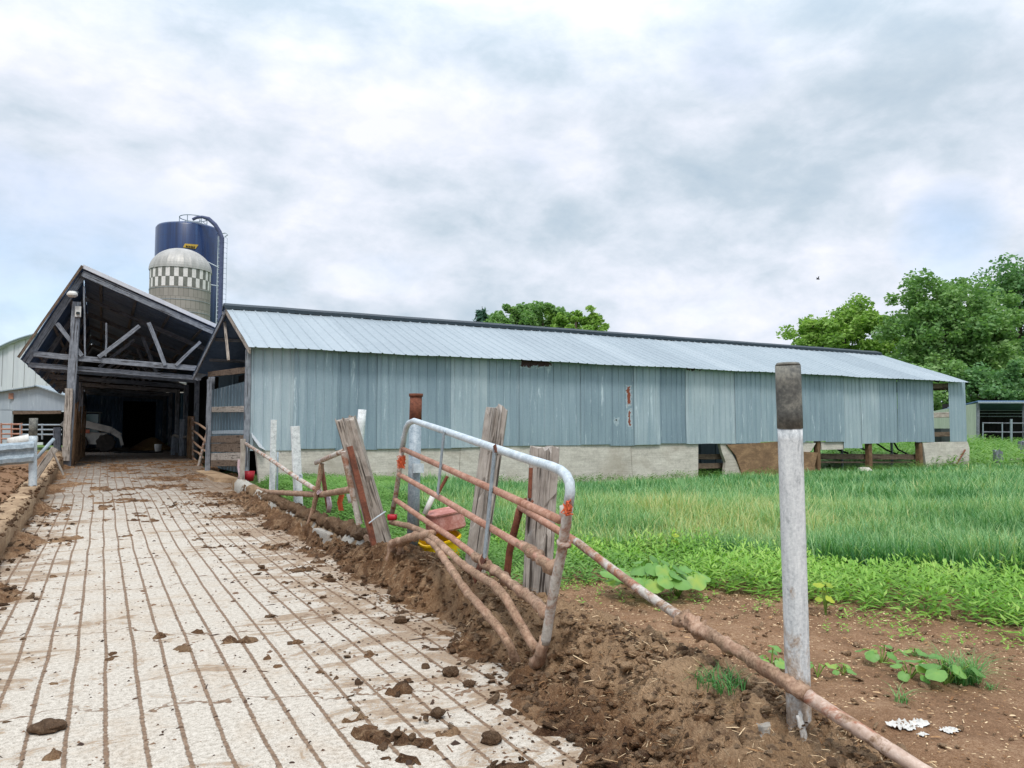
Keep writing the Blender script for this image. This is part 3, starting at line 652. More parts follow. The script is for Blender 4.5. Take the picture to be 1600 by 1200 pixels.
iw.ribbed((A.x, A.y, z0), (B.x-A.x, B.y-A.y, 0), (0, 0, 1), math.hypot(B.x-A.x, B.y-A.y), z1-z0, .45, .02, .03, 2, .4); iw.build('inner_wall', M['inner_metal'], barn, solid=.004)
b = MB(); b.beam(Gp(326, 640, .42), Gp(384, 639, .42), .04, .16); b.build('wall_board', M['old_wood'], barn)
for (y0, y1, hgt, mt) in ((676, 675, .09, 'galv_dark'), (687, 686, .19, 'dark_wood'), (700, 699, .24, 'dark_wood'), (714, 713, .20, 'old_wood'), (724, 723, .17, 'dark_wood')):
    b = MB(); b.beam(Gp(323, y0, .1), Gp(383, y1, .1), .05, hgt, bend=.01); b.build('gate_plank', M[mt], barn)
# rear wall, and a black sheet painted as the barn's unlit inside
b = MB(); b.ribbed((3.3, 26.5, .0), (1, 0, 0), (0, 0, 1), 23.5, 3.4, .9, .02, .03, 1, .3); b.build('rear_wall', M['inner_metal'], barn)
b = MB(); b.box((3.9, 22.6, 1.75), (.05, 7.3, 3.1)); b.build('shade_sheet', M['dark_void'], barn)
# foundation
def wpoly(pts, y, th):
    P = [Yp(px, py, y) for px, py in pts]; n = len(P); b = MB(); fr = []; 
    vs = [tuple(p) for p in P]+[(p.x, p.y+th, p.z) for p in P]
    fs = [tuple(range(n)), tuple(range(2*n-1, n-1, -1))]+[(i, i+n, (i+1) % n+n, (i+1) % n) for i in range(n)]
    return b.add(vs, fs)
cuts = [(400, 410), (560, 560), (719, 716), (985, 990), (1091, 1091)]
for i in range(4):
    t0, b0 = cuts[i][0]+(.6 if i else 0), cuts[i][1]+(1 if i else 0); t1, b1 = cuts[i+1]
    q = lambda x: 706-14*(x-400)/690
    wpoly([(t0, q(t0)-3), (b0, 800), (b1, 790), (t1, q(t1)-3)], YF+.02+.012*(i % 2), .18).build('foundation_panel', M['concrete'], barn)
wpoly([(1124, 690), (1128, 706), (1134, 722), (1132, 740), (1130, 750), (1160, 750), (1153, 726), (1142, 705), (1136, 690)], YF+.03, .12).build('broken_panel', M['concrete'], barn)
wpoly([(1136, 695), (1150, 712), (1158, 735), (1161, 748), (1276, 745), (1273, 728), (1278, 707), (1240, 705), (1218, 690), (1200, 691)], YF-.03, .05).build('plywood_patch', M['plywood'], barn)
wpoly([(1215, 688), (1255, 690), (1275, 692), (1268, 704), (1262, 708), (1240, 703), (1218, 704)], YF+.03, .1).build('broken_panel', M['concrete'], barn)
wpoly([(1283, 690), (1318, 690), (1320, 702), (1284, 703)], YF+.04, .05).build('broken_panel', M['concrete'], barn)
wpoly([(1442, 692), (1512, 690), (1515, 700), (1514, 748), (1450, 748), (1447, 725)], YF-.01, .35).build('foundation_block', M['concrete'], barn)
for px, w in ((1278, .16), (1358, .19), (1437, .2)):
    c = Yp(px, 740, YF+.12); b = MB(); b.beam(V(c.x, c.y, -.2), V(c.x, c.y, 1.5), w, w, n=6, jit=.008); b.build('support_post', M['brown_wood'], barn)
for (a, c, hh, y) in (((1280, 713), (1445, 714), .2, YF+.3), ((1280, 722), (1445, 722), .06, YF+.34), ((1276, 737), (1340, 738), .12, YF+.4)):
    b = MB(); b.beam(Yp(*a, y), Yp(*c, y), .05, hh, bend=.015); b.build('rail_plank', M['dark_wood'], barn)
for px in (1316, 1394):
    c = Yp(px, 725, YF+1.2); b = MB(); b.tube([V(c.x, c.y, -.1), V(c.x, c.y, 1.3)], .05, 8); b.build('stall_post', M['galv_dark'], barn)
for a, m_, c in (((1298, 694), (1310, 703), (1325, 708)), ((1330, 693), (1345, 700), (1360, 707)), ((1370, 693), (1385, 703), (1402, 710)), ((1396, 690), (1403, 702), (1420, 711))):
    b = MB(); b.tube([Yp(*a, YF+1.2), Yp(*m_, YF+1.2), Yp(*c, YF+1.2)], .035, 8); b.build('stall_loop', M['black'], barn)
for px, py, w in ((1093, 714, 45), (1092, 728, 46)):
    b = MB(); b.beam(Yp(px-3, py, YF+.35), Yp(px+w, py-1, YF+.35), .05, .17, bend=.01); b.build('rail_plank', M['dark_wood'], barn)
# far end frame
for y in (19.05, 26.3):
    b = MB(); b.beam((BX1-.08, y, -.1), (BX1-.08, y, 3.4), .14, .14); b.build('corner_post', M['dark_wood'], barn)
b = MB(); b.beam((BX1-.1, 19.1, 3.35), (BX1-.1, 26.2, 3.35), .08, .25); b.build('tie_beam', M['dark_wood'], barn)
c = Yp(1470, 561, YF); b = MB(); b.beam(Yp(1457, 603, YF+.05), Yp(1485, 603, YF+.05), .06, .2); b.build('lintel', M['dark_wood'], barn)
# leaning dark bar on the end block, stone below
P0 = Yp(1490, 733, YF-.25); b = MB(); b.tube([P0, Yp(1508, 703, YF-.05)], .03, 8); single(b, 'iron_bar', M['rust_dark'], 'dark iron bar leaning on the concrete block at the barn end', 'bar', P0)
P0 = Yp(1352, 740, YF-.3); b = MB(); b.lathe((P0.x, P0.y, gz(P0.x, P0.y)), [(.02, .28), (.2, .25), (.38, .12), (.45, -.05)], 14, sq=(1, .7)); b.v = [tuple(Vector(v)+noise.noise_vector(Vector(v)*3)*.06) for v in b.v]
single(b, 'field_stone', M['concrete'], 'pale field stone in grass at the foot of a barn post', 'stone', P0, None, True)

# ------------------------------------------------------------------ open-fronted shed over the lane
SY = 27.0; SB = 50.0
shed = thing('open_shed', 'dark open-fronted timber shed with steep lopsided gable over the lane', 'shed', (0, SY, tz(SY)))
def S(px, py, dy=0.0): return Yp(px, py, SY+dy)
apex = S(129, 420); le = S(33, 562); re_ = S(346, 517)
dr = (re_-apex); reE = apex+dr*1.45           # right slope runs on behind the long barn
def slope(A, B, name, mat, tint):
    b = MB(); u = V(0, 1, 0); d = Vector(B)-Vector(A)
    if name == 'roof': pass
    b.ribbed(Vector(A), u, d, SB-SY, d.length, .5, .02, .03, 6, tint, .03); return b.build('roof', mat, shed, solid=.006)
slope(apex+V(0,-.25,0), le+V(0,-.25,0), 'roof', M['roof_under'], .5); 
b = MB(); d = reE-apex; b.ribbed(apex+V(0,-.25,0)+d, V(0,1,0), -d, SB-SY, d.length, .5, .02, .03, 6, .5, .03); b.build('roof', M['roof_under'], shed, solid=.006)
b = MB(); b.beam(apex+V(0,-.27,.03), reE+V(0,-.27,.03), .05, .12, n=12); b.build('rake_trim', M['far_metal'], shed)
b = MB(); b.beam(apex+V(0,-.2,-.18), reE+V(0,-.2,-.18), .05, .18, n=10); b.build('rake_board', M['shed_wood'], shed)
b = MB(); b.beam(S(131, 428), S(40, 566), .05, .20, n=8); b.build('rake_board', M['shed_wood'], shed)
b = MB(); b.beam(S(129, 418)+V(0,-.3,0), S(30, 560)+V(0,-.3,0), .04, .07, n=8); b.build('rake_trim', M['dark_wood'], shed)
def mem(name, a, c, w, dy=0.0, t=.05, mat='shed_wood'):
    b = MB(); b.beam(S(*a, dy), S(*c, dy), t, w, up=(0, -1, 0) if abs(a[0]-c[0]) < 3 else (0, 0, 1), n=6, bend=.015); return b.build(name, M[mat], shed)
mem('tie_beam', (52, 553), (324, 577), .17, -.06); mem('tie_beam', (44, 570), (314, 591), .15, .1)
mem('brace', (89, 505), (128, 556), .12, -.12); mem('brace', (218, 509), (154, 558), .12, -.12)
mem('brace', (232, 504), (258, 571), .12, -.12); mem('brace', (313, 534), (275, 571), .1, -.12); mem('king_post', (131, 448), (133, 557), .16, .02)
mem('web_post', (166, 505), (165, 557), .14, .35)
P = S(104, 722); T = S(120, 473); b = MB(); b.beam(V(P.x, P.y-.1, tz(SY)-.1), V(T.x, T.y-.1, T.z), .24, .2, n=10, jit=.008); fp = b.build('main_post', M['shed_wood'], shed)
b = MB(); b.beam(S(103, 720, -.25), S(108, 607, -.25), .2, .1, n=8, jit=.01); b.build('post_board', M['old_wood'], shed)
P = S(327, 735); b = MB(); b.beam(V(P.x, P.y, .3), V(P.x, P.y, S(327, 585).z), .2, .2); b.build('main_post', M['shed_wood'], shed)
for k in range(1, 6):                           # trusses further in
    dy = 4.2*k
    o = lambda a, c, w, nm: mem_off(nm, a, c, w, dy)
    def mem_off(nm, a, c, w, dy):
        b = MB(); b.beam(S(*a)+V(0, dy, 0), S(*c)+V(0, dy, 0), .05, w, n=3); return b.build(nm, M['shed_wood'], shed)
    mem_off('tie_beam', (50, 560), (326, 583), .18, dy); mem_off('brace', (218, 509), (154, 558), .12, dy); mem_off('brace', (232, 504), (258, 571), .12, dy); mem_off('rafter', (131, 433), (344, 527), .16, dy); mem_off('rafter', (131, 433), (40, 566), .16, dy)
    for px in (108, 327):
        P = S(px, 700)+V(0, dy, 0); b = MB(); b.beam(V(P.x, P.y, tz(P.y)-.1), V(P.x, P.y, 3.5), .18, .18, n=3); b.build('inner_post', M['shed_wood'], shed)
for f in (.12, .36, .6, .84):
    b = MB(); A = apex.lerp(reE, f*.72)+V(0, 0, -.07); b.beam(A, A+V(0, SB-SY-.2, 0), .09, .05, n=4); b.build('purlin', M['shed_wood'], shed)
for f in (.25, .55, .85):
    b = MB(); A = apex.lerp(le, f)+V(.05, 0, -.05); b.beam(A, A+V(0, SB-SY-.2, 0), .09, .05, n=4); b.build('purlin', M['shed_wood'], shed)
# side walls, back wall with daylight slits, doorway
b = MB(); P = S(112, 650); n = 14
for k in range(n):
    y0 = SY+.15+k*.42; xx = P.x+.02+.02*k; b.beam((xx, y0, tz(y0)-.05), (xx+R_(-.03, .03), y0, 2.25+R_(-.12, .25)), .29, .03, up=(1, 0, 0), n=4, jit=.01)
b.build('side_boards', M['brown_wood'], shed)
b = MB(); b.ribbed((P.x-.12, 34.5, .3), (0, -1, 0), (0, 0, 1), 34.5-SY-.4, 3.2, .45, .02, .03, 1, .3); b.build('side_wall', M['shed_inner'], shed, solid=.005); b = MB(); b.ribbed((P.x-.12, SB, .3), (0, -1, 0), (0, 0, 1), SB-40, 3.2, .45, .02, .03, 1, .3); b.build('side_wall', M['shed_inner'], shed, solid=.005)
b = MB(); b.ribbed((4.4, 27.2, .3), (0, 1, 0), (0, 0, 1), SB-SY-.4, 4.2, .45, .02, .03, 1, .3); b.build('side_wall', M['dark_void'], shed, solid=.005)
bw = MB(); zs = Yp(200, 612, SB-.1).z; xl, xr = P.x-.1, 4.4; dx0, dx1 = Yp(192, 650, SB).x, Yp(243, 650, SB).x; zd = Yp(200, 627, SB).z
bw.ribbed((xl, SB-.1, .4), (1, 0, 0), (0, 0, 1), dx0-xl, zs-.4, .3, .02, .03, 1, .6)
bw.ribbed((dx1, SB-.1, .4), (1, 0, 0), (0, 0, 1), xr-dx1, zs-.4, .3, .02, .03, 1, .2)
bw.ribbed((dx0, SB-.1, zd), (1, 0, 0), (0, 0, 1), dx1-dx0, zs-zd, .3, .02, .03, 1, .2)
bw.build('back_wall', M['shed_inner'], shed, solid=.005)
b = MB(); z1 = zs+.055
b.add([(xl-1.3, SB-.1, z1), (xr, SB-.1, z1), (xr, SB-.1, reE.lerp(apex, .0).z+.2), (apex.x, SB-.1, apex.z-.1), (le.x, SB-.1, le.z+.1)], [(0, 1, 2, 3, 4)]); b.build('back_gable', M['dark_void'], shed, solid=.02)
b = MB(); b.box(((dx0+dx1)/2, SB+1.6, 2), (dx1-dx0+1, .05, 4)); b.box(((dx0+dx1)/2, SB+.8, 4), (dx1-dx0+1, 1.7, .05)); b.box((dx0-.5, SB+.8, 2), (.05, 1.7, 4)); b.box((dx1+.5, SB+.8, 2), (.05, 1.7, 4)); b.build('dark_box', M['dark_void'], shed)  # added box, its near-black colour makes the doorway look unlit
# barn lamp and box on the front post
P = S(113, 459, -.4); lp = MB(); lp.lathe(P, [(.02, .08), (.10, .07), (.15, .0), (.15, -.05), (.09, -.1), (.02, -.11)], 16); lmp = single(lp, 'yard_lamp', M['white'], 'round pale yard lamp under the left slope of the open shed', 'lamp', P)
b = MB(); b.tube([P+V(0, 0, .08), P+V(.14, .3, .1)], .02, 6); b.build('lamp_arm', M['galv_dark'], lmp)
P = S(122, 487, -.25); b = MB(); b.box((P.x, P.y, P.z), (.16, .1, .32)); bx = single(b, 'meter_box', M['white'], 'small white electric box high on the shed front post', 'box', P)
b = MB(); b.lathe((P.x, P.y-.07, P.z-.06), [(.01, -.03), (.05, -.03), (.05, .04), (.01, .04)], 10); b.build('socket', M['loader_dark'], bx)
P = S(310, 586, -.5); b = MB(); b.add([S(303, 585, -.5), S(324, 577, -.3), S(326, 584, -.3), S(308, 595, -.55)], [(0, 3, 2, 1)]); o = b.build('gutter_scrap', M['far_metal'], None, P, solid=.01); tag(o, 'bent scrap of pale metal hanging between the shed and the long barn', 'scrap')

# things inside the shed
def wheel(b, bt, c, r, w, ax=(0, 1, 0)):
    pass
LY = 40.0
def make_loader():
    base = Yp(146, 706, LY); x0, y0, z0 = base.x, LY, tz(LY)
    t = thing('skid_loader', 'white skid-steer loader parked inside the dark shed', 'loader', (x0, y0, z0))
    b = MB(); b.loft([[(x0-1.1, y0-s, z0+z) for s, z in ((-.5, .35), (.5, .35), (.5, .95), (-.5, .95))], [(x0+.5, y0-s, z0+z) for s, z in ((-.5, .35), (.5, .35), (.5, .85), (-.5, .85))], [(x0+.8, y0-s, z0+z) for s, z in ((-.5, .4), (.5, .4), (.5, .6), (-.5, .6))]])
    b.build('body', M['loader_white'], t)
    b = MB(); b.box((x0-.55, y0-.56, z0+.93), (.75, .08, .16)); b.build('side_stripe', M['loader_orange'], t)
    cb = MB()
    for sx in (-.75, .25):
        for sy in (-.42, .42): cb.beam((x0+sx, y0+sy, z0+.85), (x0+sx*.8, y0+sy, z0+1.75), .07, .07)
    cb.box((x0-.22, y0, z0+1.78), (1.05, .95, .07)); c_ = cb.build('cab', M['loader_dark'], t)
    g = MB(); g.box((x0-.25, y0-.41, z0+1.3), (.8, .02, .8)); g.build('window', M['glass'], c_); g = MB(); g.box((x0-.25, y0+.41, z0+1.3), (.8, .02, .8)); g.build('window', M['glass'], c_)
    for sy in (-.62, .62):
        a = MB(); P = [(-1.25, 1.15), (-1.0, 1.42), (-.2, 1.22), (.7, .98), (1.05, .72), (1.15, .3)]; W = [.14, .18, .17, .15, .15, .1]
        for (p, q, w) in zip(P[:-1], P[1:], W): a.beam((x0+p[0], y0+sy, z0+p[1]), (x0+q[0], y0+sy, z0+q[1]), .12, w*1.7, n=2, jit=0)
        a.build('lift_arm', M['loader_white'], t)
    for sx in (-.62, .48):
        for sy in (-.58, .58):
            w = MB(); rings = []; prof = [(.18, -.13), (.36, -.13), (.41, -.09), (.41, .09), (.36, .13), (.18, .13)]
            nn = 36
            for r, yy in prof: rings.append([(x0+sx+(r-(.035 if (j//2) % 2 and r > .37 else 0))*math.cos(6.283*j/nn), y0+sy+yy, z0+.41+(r-(.035 if (j//2) % 2 and r > .37 else 0))*math.sin(6.283*j/nn)) for j in range(nn)])
            w.loft(rings); wo = w.build('wheel', M['rubber'], t)
            rm = MB(); rm.loft([[(x0+sx+r*math.cos(6.283*j/16), y0+sy+yy, z0+.41+r*math.sin(6.283*j/16)) for j in range(16)] for r, yy in ((.19, -.1), (.19, .1))]); rm.build('rim', M['loader_white'], wo)
    b = MB(); b.box((x0-1.15, y0, z0+.75), (.2, 1.0, .7)); b.build('engine_cover', M['loader_dark'], t)
make_loader()
P = Yp(247, 704, 38); b = MB(); z = tz(38); b.lathe((P.x, P.y, z), [(.12, 0), (.16, .36), (.15, .36), (.11, .02)], 18); o = single(b, 'plastic_bucket', M['white'], 'white plastic bucket standing on the floor inside the open shed', 'bucket', (P.x, P.y, z), None, True)
b = MB(); b.tube([(P.x-.16, P.y, z+.34), (P.x-.1, P.y-.12, z+.24), (P.x+.1, P.y-.12, z+.24), (P.x+.16, P.y, z+.34)], .008, 6); b.build('handle', M['galv_dark'], o)
P = Yp(226, 703, 43); b = MB(); z = tz(43)-.02; rr = [(1.05, 0), (.85, .16), (.6, .34), (.38, .5), (.18, .6), (.02, .63)]
b.lathe((P.x+.3, P.y, z), rr, 26); b.v = [tuple(Vector(v)+noise.noise_vector(Vector(v)*2)*.08) for v in b.v]; single(b, 'grain_pile', M['grain'], 'tan heap of feed grain against the back doorway of the shed', 'feed pile', (P.x+.3, P.y, z), None, True)
P = Yp(198, 704, 37); pts = []
for k in range(70):
    a = k*.42; r = .38+.14*math.sin(k*.37); pts.append((P.x+r*math.cos(a)*1.4+.015*k, P.y+r*math.sin(a), tz(37)+.03+.02*math.sin(k)))
b = MB(); b.tube(pts, .022, 6); single(b, 'hose_coil', M['black'], 'loose coil of dark hose on the shed floor', 'hose', (P.x, P.y, tz(37)))
# pen rails and crooked tube gate on the right inside
for i, (px, t0, b0, y, r, lab) in enumerate(((270, 682, 713, 33, .08, 'short stub post at the inner end of the feed pen rail'), (283, 655, 716, 32, .1, 'squared inner pen post just behind the rail'), (297, 650, 722, 30.5, .13, 'thick reddish-brown pen post beside the crooked tube gate'))):
    P = Yp(px, b0, y); b = MB(); b.beam(V(P.x, y, tz(y)-.1), V(P.x, y, Yp(px, t0, y).z), r*1.8, r*1.6, n=6, jit=.01); single(b, 'pen_post', M['brown_wood'] if i == 2 else M['shed_wood'], lab, 'post', V(P.x, y, tz(y)), 'pen posts inside the shed')
P = Yp(270, 682, 33); b = MB(); b.tube([Yp(268, 684, 33), Yp(272, 680, 33), Yp(284, 684, 32.5), Yp(296, 682, 30.6)], .05, 8, lump=.02); single(b, 'pen_rail', M['old_wood'], 'bent pole rail between the inner pen posts', 'rail', P)
gt = thing('pen_gate', 'crooked bent tube gate hanging in the shed doorway by the plank gate', 'gate', Yp(305, 735, 26.4))
def gy(px): return 30-(px-300)*.2
for a, c in (((300, 658), (324, 672)), ((301, 672), (321, 690)), ((300, 688), (320, 704)), ((301, 703), (318, 716)), ((303, 716), (314, 726))):
    b = MB(); mpt = ((a[0]+c[0])/2+R_(-1, 1), (a[1]+c[1])/2+R_(-2, 2)); b.tube([Yp(*a, gy(a[0])), Yp(*mpt, gy(mpt[0])), Yp(*c, gy(c[0]))], .035, 8); b.build('rail', M['mud_pipe'], gt)
b = MB(); b.tube([Yp(325, 672, 26), Yp(317, 700, 26.2), Yp(309, 735, 26.4)], .045, 8); b.build('end_rail', M['rust_mix'], gt)
b = MB(); b.tube([Yp(301, 652, 30), Yp(302, 722, 30)], .04, 8); b.build('end_rail', M['rust_mix'], gt)
P = Gp(340, 752, -.35); b = MB(); c0 = Gp(314, 738, -.1); c1 = Gp(384, 744, -.25)
b.add([], []) if 0 else None
kz = tz(21)+.06
pad = MB(); a0 = V(2.2, 23.6, 0); a1 = V(2.35, 19.6, 0)
pad.loft([[(2.42, 24.2, tz(24)-.3), (2.5, 20.6, tz(19)-.3), (3.05, 19.8, tz(19)-.3), (2.9, 24.2, tz(24)-.3)], [(2.44, 24.2, tz(24)+.02), (2.52, 20.65, tz(20.6)+.10), (3.05, 19.85, tz(19.8)+.12), (2.9, 24.2, tz(24)+.04)]])
single(pad, 'concrete_step', M['kerb_mud'], 'low concrete step under the plank gate at the barn end', 'step', (2.6, 21, tz(21)))

# ------------------------------------------------------------------ silos
def silo_stave():
    D = 60.0; c = Dp(281.5, 460, D); r = 44.3*D/FPX; zt = Dp(281, 425, D).z; zd = Dp(281, 388, D).z
    s = thing('concrete_silo', 'grey concrete stave silo with ribbed dome and white checkered band', 'silo', (c.x, c.y, 0))
    t = NT('stave_concrete'); v = t.coord('UV'); x, y, z = t.xyz(v)
    br = t.n('ShaderNodeTexBrick'); t.set(br.inputs['Vector'], v); br.inputs['Scale'].default_value = 1.0; br.inputs['Mortar Size'].default_value = .018; br.inputs['Brick Width'].default_value = .36; br.inputs['Row Height'].default_value = .9
    br.inputs['Color1'].default_value = lin('#938c84'); br.inputs['Color2'].default_value = lin('#7f7972'); br.inputs['Mortar'].default_value = lin('#55534c')
    n = t.noise(t.coord('Object'), 1.5, 6, .7); col = t.mix(t.math('MULTIPLY', n, .6), br.outputs[0], '#a9a199')
    m_st = t.done(col, .9, 0, None, .2)
    b = MB(); N = 72; H = zt-1.6; rings = [[(c.x+r*math.cos(6.2832*j/N), c.y+r*math.sin(6.2832*j/N), z) for j in range(N+1)] for z in (-1, zt-1.45)]
    uv = [(r*6.2832*j/N, z) for z in (-1, zt-1.45) for j in range(N+1)]
    b.loft(rings, False, False, uv); b.build('wall', m_st, s, smooth=True)
    NB = 44; w = MB(); g = MB()
    for k in range(2):
        z0 = zt-.72*(k+1); z1 = z0+.70
        for j in range(NB):
            a0, a1 = 6.2832*j/NB, 6.2832*(j+1)/NB; tgt = w if (j+k) % 2 else g; rr = r+.004
            tgt.add([(c.x+rr*math.cos(a0), c.y+rr*math.sin(a0), z0), (c.x+rr*math.cos(a1), c.y+rr*math.sin(a1), z0), (c.x+rr*math.cos(a1), c.y+rr*math.sin(a1), z1), (c.x+rr*math.cos(a0), c.y+rr*math.sin(a0), z1)], [(0, 1, 2, 3)])
    w.build('checker_band', simple('white_stave', [(.3, '#c6bfbb'), (.6, '#e4deda')], 3, bump=0), s); g.build('checker_band', simple('grey_stave', [(.3, '#5a5a55'), (.6, '#7c7b74')], 3, bump=0), s)
    d = MB(); N = 96; h = zd-zt; rings = []
    for i in range(15):
        a = math.pi/2*i/14*.995; rr = (r+.05)*math.cos(a)
        rings.append([(c.x+(rr+(.03*math.cos(a) if j % 4 == 0 else 0))*math.cos(6.2832*j/N), c.y+(rr+(.03*math.cos(a) if j % 4 == 0 else 0))*math.sin(6.2832*j/N), zt+h*math.sin(a)) for j in range(N)])
    d.loft(rings); d.build('dome', simple('dome_metal', [(.3, '#8d8a85'), (.5, '#a8a5a0'), (.7, '#bcb9b5')], 1.5, (1, 1, .3), rough=.5, metal=.2, bump=.05), s)
    hb = MB()
    for k in range(14):
        z = zt-1.55-k*.9; hb.tube([(c.x+(r+.02)*math.cos(6.2832*j/48), c.y+(r+.02)*math.sin(6.2832*j/48), z) for j in range(49)], .015, 4)
    hb.build('hoops', M['galv_dark'], s)
def silo_blue():
    D = 76.0; c = Dp(293, 450, D); r = 48*D/FPX; zt = Dp(293, 360, D).z
    s = thing('blue_silo', 'tall dark blue steel silo with top railing and fill pipe', 'silo', (c.x, c.y, 0))
    t = NT('blue_enamel'); v = t.coord('Object'); n = t.noise(t.mapping(v, (1.2, 1.2, .05)), 2.0, 5, .6); x, y, z = t.xyz(v)
    seam = t.math('GREATER_THAN', t.math('FRACT', t.math('DIVIDE', z, 1.45)), .97)
    col = t.mix(t.math('MULTIPLY', seam, .4), t.ramp(n, [(.3, '#0b1f42'), (.5, '#122c58'), (.7, '#27446f')]), '#0b1c38')
    b = MB(); b.lathe((c.x, c.y, 0), [(r, -1), (r, zt), (r*.96, zt+.2), (.1, zt+1.0)], 64); b.build('wall', t.done(col, .3, 0, None, .5), s, smooth=True)
    # view-facing angle on the cylinder
    def cyl(px, py, rr=None):
        R0 = rr or r+.03; o = CAM; d = ray(px, py).normalized(); ox, oy = o.x-c.x, o.y-c.y
        A = d.x**2+d.y**2; B = 2*(ox*d.x+oy*d.y); C = ox*ox+oy*oy-R0*R0; k = (-B-math.sqrt(max(0, B*B-4*A*C)))/2/A; return o+d*k
    g = MB(); g.loft([[cyl(289+21*k/10, 380.5+2*k/10) for k in range(11)], [cyl(286+19.5*k/10, 386.5+2.2*k/10) for k in range(11)]], False, False); sg = g.build('emblem', simple('yellow_emblem', [(.3, '#a8883a'), (.7, '#c9a94c')], 3, bump=0), s, solid=.03)
    k_ = MB()
    for i in range(6):
        px = 290.6+i*2.5; k_.add([cyl(px, 383.4+i*.28, r+.10), cyl(px+1.7, 383.6+i*.28, r+.10), cyl(px+1.2, 386.2+i*.3, r+.10), cyl(px-.5, 386.0+i*.28, r+.10)], [(0, 3, 2, 1)])
    k_.build('lettering', M['black'], sg, solid=.01)
    rl = MB(); rc_ = Dp(302, 345, D); cr = 20*D/FPX
    for z in (zt+.35, zt+.5, zt+1.2): rl.tube([(rc_.x+cr*math.cos(6.2832*j/24), rc_.y+cr*math.sin(6.2832*j/24), z) for j in range(25)], .045, 6)
    for j in range(0, 24, 4): rl.tube([(rc_.x+cr*math.cos(6.2832*j/24), rc_.y+cr*math.sin(6.2832*j/24), zt+.1) for z in (0,)]+[(rc_.x+cr*math.cos(6.2832*j/24), rc_.y+cr*math.sin(6.2832*j/24), zt+1.2)], .04, 6)
    rl.build('railing', M['galv_dark'], s)
    pf = MB(); DD = D-2.2; pts = [Dp(x, y, DD) for x, y in ((301, 343), (307, 340), (316, 339), (326, 342), (336, 351), (343, 362), (347, 372))]; base = Dp(347, 500, DD); pts += [V(pts[-1].x, pts[-1].y, z) for z in (14, 6, 0)]
    pf.tube(pts, [.14]*3+[.2]*3+[.2]+[.2]*3, 10); pf.build('fill_pipe', simple('pipe_blue_grey', [(.3, '#3a3f5c'), (.7, '#5d6480')], 3, bump=0), s)
    st = MB(); st.tube([Dp(312, 343, D), Dp(343, 366, D)], .04, 6); st.tube([Dp(311, 352, D), Dp(335, 362, D)], .04, 6)
    for a, d_ in (((312, 343), (311, 352)), ((324, 352), (322, 358)), ((334, 359), (332, 364))): st.tube([Dp(*a, D), Dp(*d_, D)], .035, 6)
    st.build('stair_rail', M['galv_dark'], s)
    ld = MB(); la = Dp(341, 370, D-1.2)
    for dx in (0, .45): ld.tube([(la.x+dx, la.y, -.5), (la.x+dx, la.y, la.z)], .04, 6)
    for k in range(44): ld.tube([(la.x, la.y, la.z-.4*k), (la.x+.45, la.y, la.z-.4*k)], .025, 5)
    ld.build('ladder', M['galv'], s)
    cg = MB(); ca = Dp(350, 372, D-1.2)
    for k in range(34):
        z = ca.z-.5*k; cg.tube([(ca.x-.2, ca.y, z), (ca.x+.12, ca.y-.3, z), (ca.x+.3, ca.y, z)], .016, 4)
    cg.tube([(ca.x+.3, ca.y, ca.z), (ca.x+.3, ca.y, 1)], .02, 4); cg.tube([Dp(343, 366, D-1.2), Dp(352, 364, D-1.2), Dp(356, 367, D-1.2), Dp(351, 370, D-1.2)], .05, 6); cg.build('ladder_cage', M['galv_dark'], s)
    sr = MB()
    for (a, d_) in (((324, 409), (342, 418)), ((330, 445), (342, 447))): sr.tube([cyl(*a), Dp(*d_, D-1.4)], .05, 6)
    sr.build('strut', M['galv'], s)
silo_stave(); silo_blue()

# ------------------------------------------------------------------ far left buildings and yard
D = 66.0; c = Dp(110, 519, D); R0 = 228*D/FPX
ar = thing('arched_barn', 'large white arch-roofed metal barn at the far left behind the yard', 'barn', (c.x, c.y, 0))
rt = RT.copy(); fh = V(FW.x, FW.y, 0).normalized(); zc = c.z-R0
e = MB(); ns = 40; prof = []
for k in range(ns+1):
    u = -9.5+19*k/ns; prof.append((u, zc+math.sqrt(R0*R0-u*u)))
for k in range(ns):
    (u0, z0), (u1, z1) = prof[k], prof[k+1]; q0 = c+rt*u0; q1 = c+rt*u1; w = .04 if k % 2 else 0
    e.add([(q0.x-fh.x*w, q0.y-fh.y*w, -.5), (q1.x-fh.x*w, q1.y-fh.y*w, -.5), (q1.x-fh.x*w, q1.y-fh.y*w, z1), (q0.x-fh.x*w, q0.y-fh.y*w, z0)], [(0, 1, 2, 3)], None, R_(.4, .7))
e.build('end_wall', M['far_metal'], ar)
e = MB(); e.loft([[tuple(c+rt*u+fh*d+V(0, 0, z+.15-c.z)) for u, z in prof] for d in (-.4, 14, 28)], False, False); e.build('roof', M['far_metal'], ar, solid=.15)
e = MB(); e.tube([tuple(c+rt*u-fh*.4+V(0, 0, z+.1-c.z)) for u, z in prof], .09, 6); e.build('edge_trim', M['galv_dark'], ar)
D = 46.0; lo = thing('low_shed', 'low blue-grey metal cattle shed with a wide dark opening', 'shed', V(Dp(50, 690, D).x, Dp(50, 690, D).y, .3))
def LP(px, py, d=0): return Dp(px, py, D)+fh*d
fr = MB(); fr.add([LP(-60, 622), LP(-60, 641), LP(130, 642), LP(130, 628), LP(58, 604)], [(0, 1, 2, 3, 4)], None, .6); fr.build('front_wall', M['low_metal'], lo, solid=.05)
fr = MB(); fr.add([LP(-60, 640), LP(-60, 692), LP(18, 692), LP(19, 640)], [(0, 1, 2, 3)], None, .8); fr.build('front_wall', M['low_metal'], lo, solid=.05)
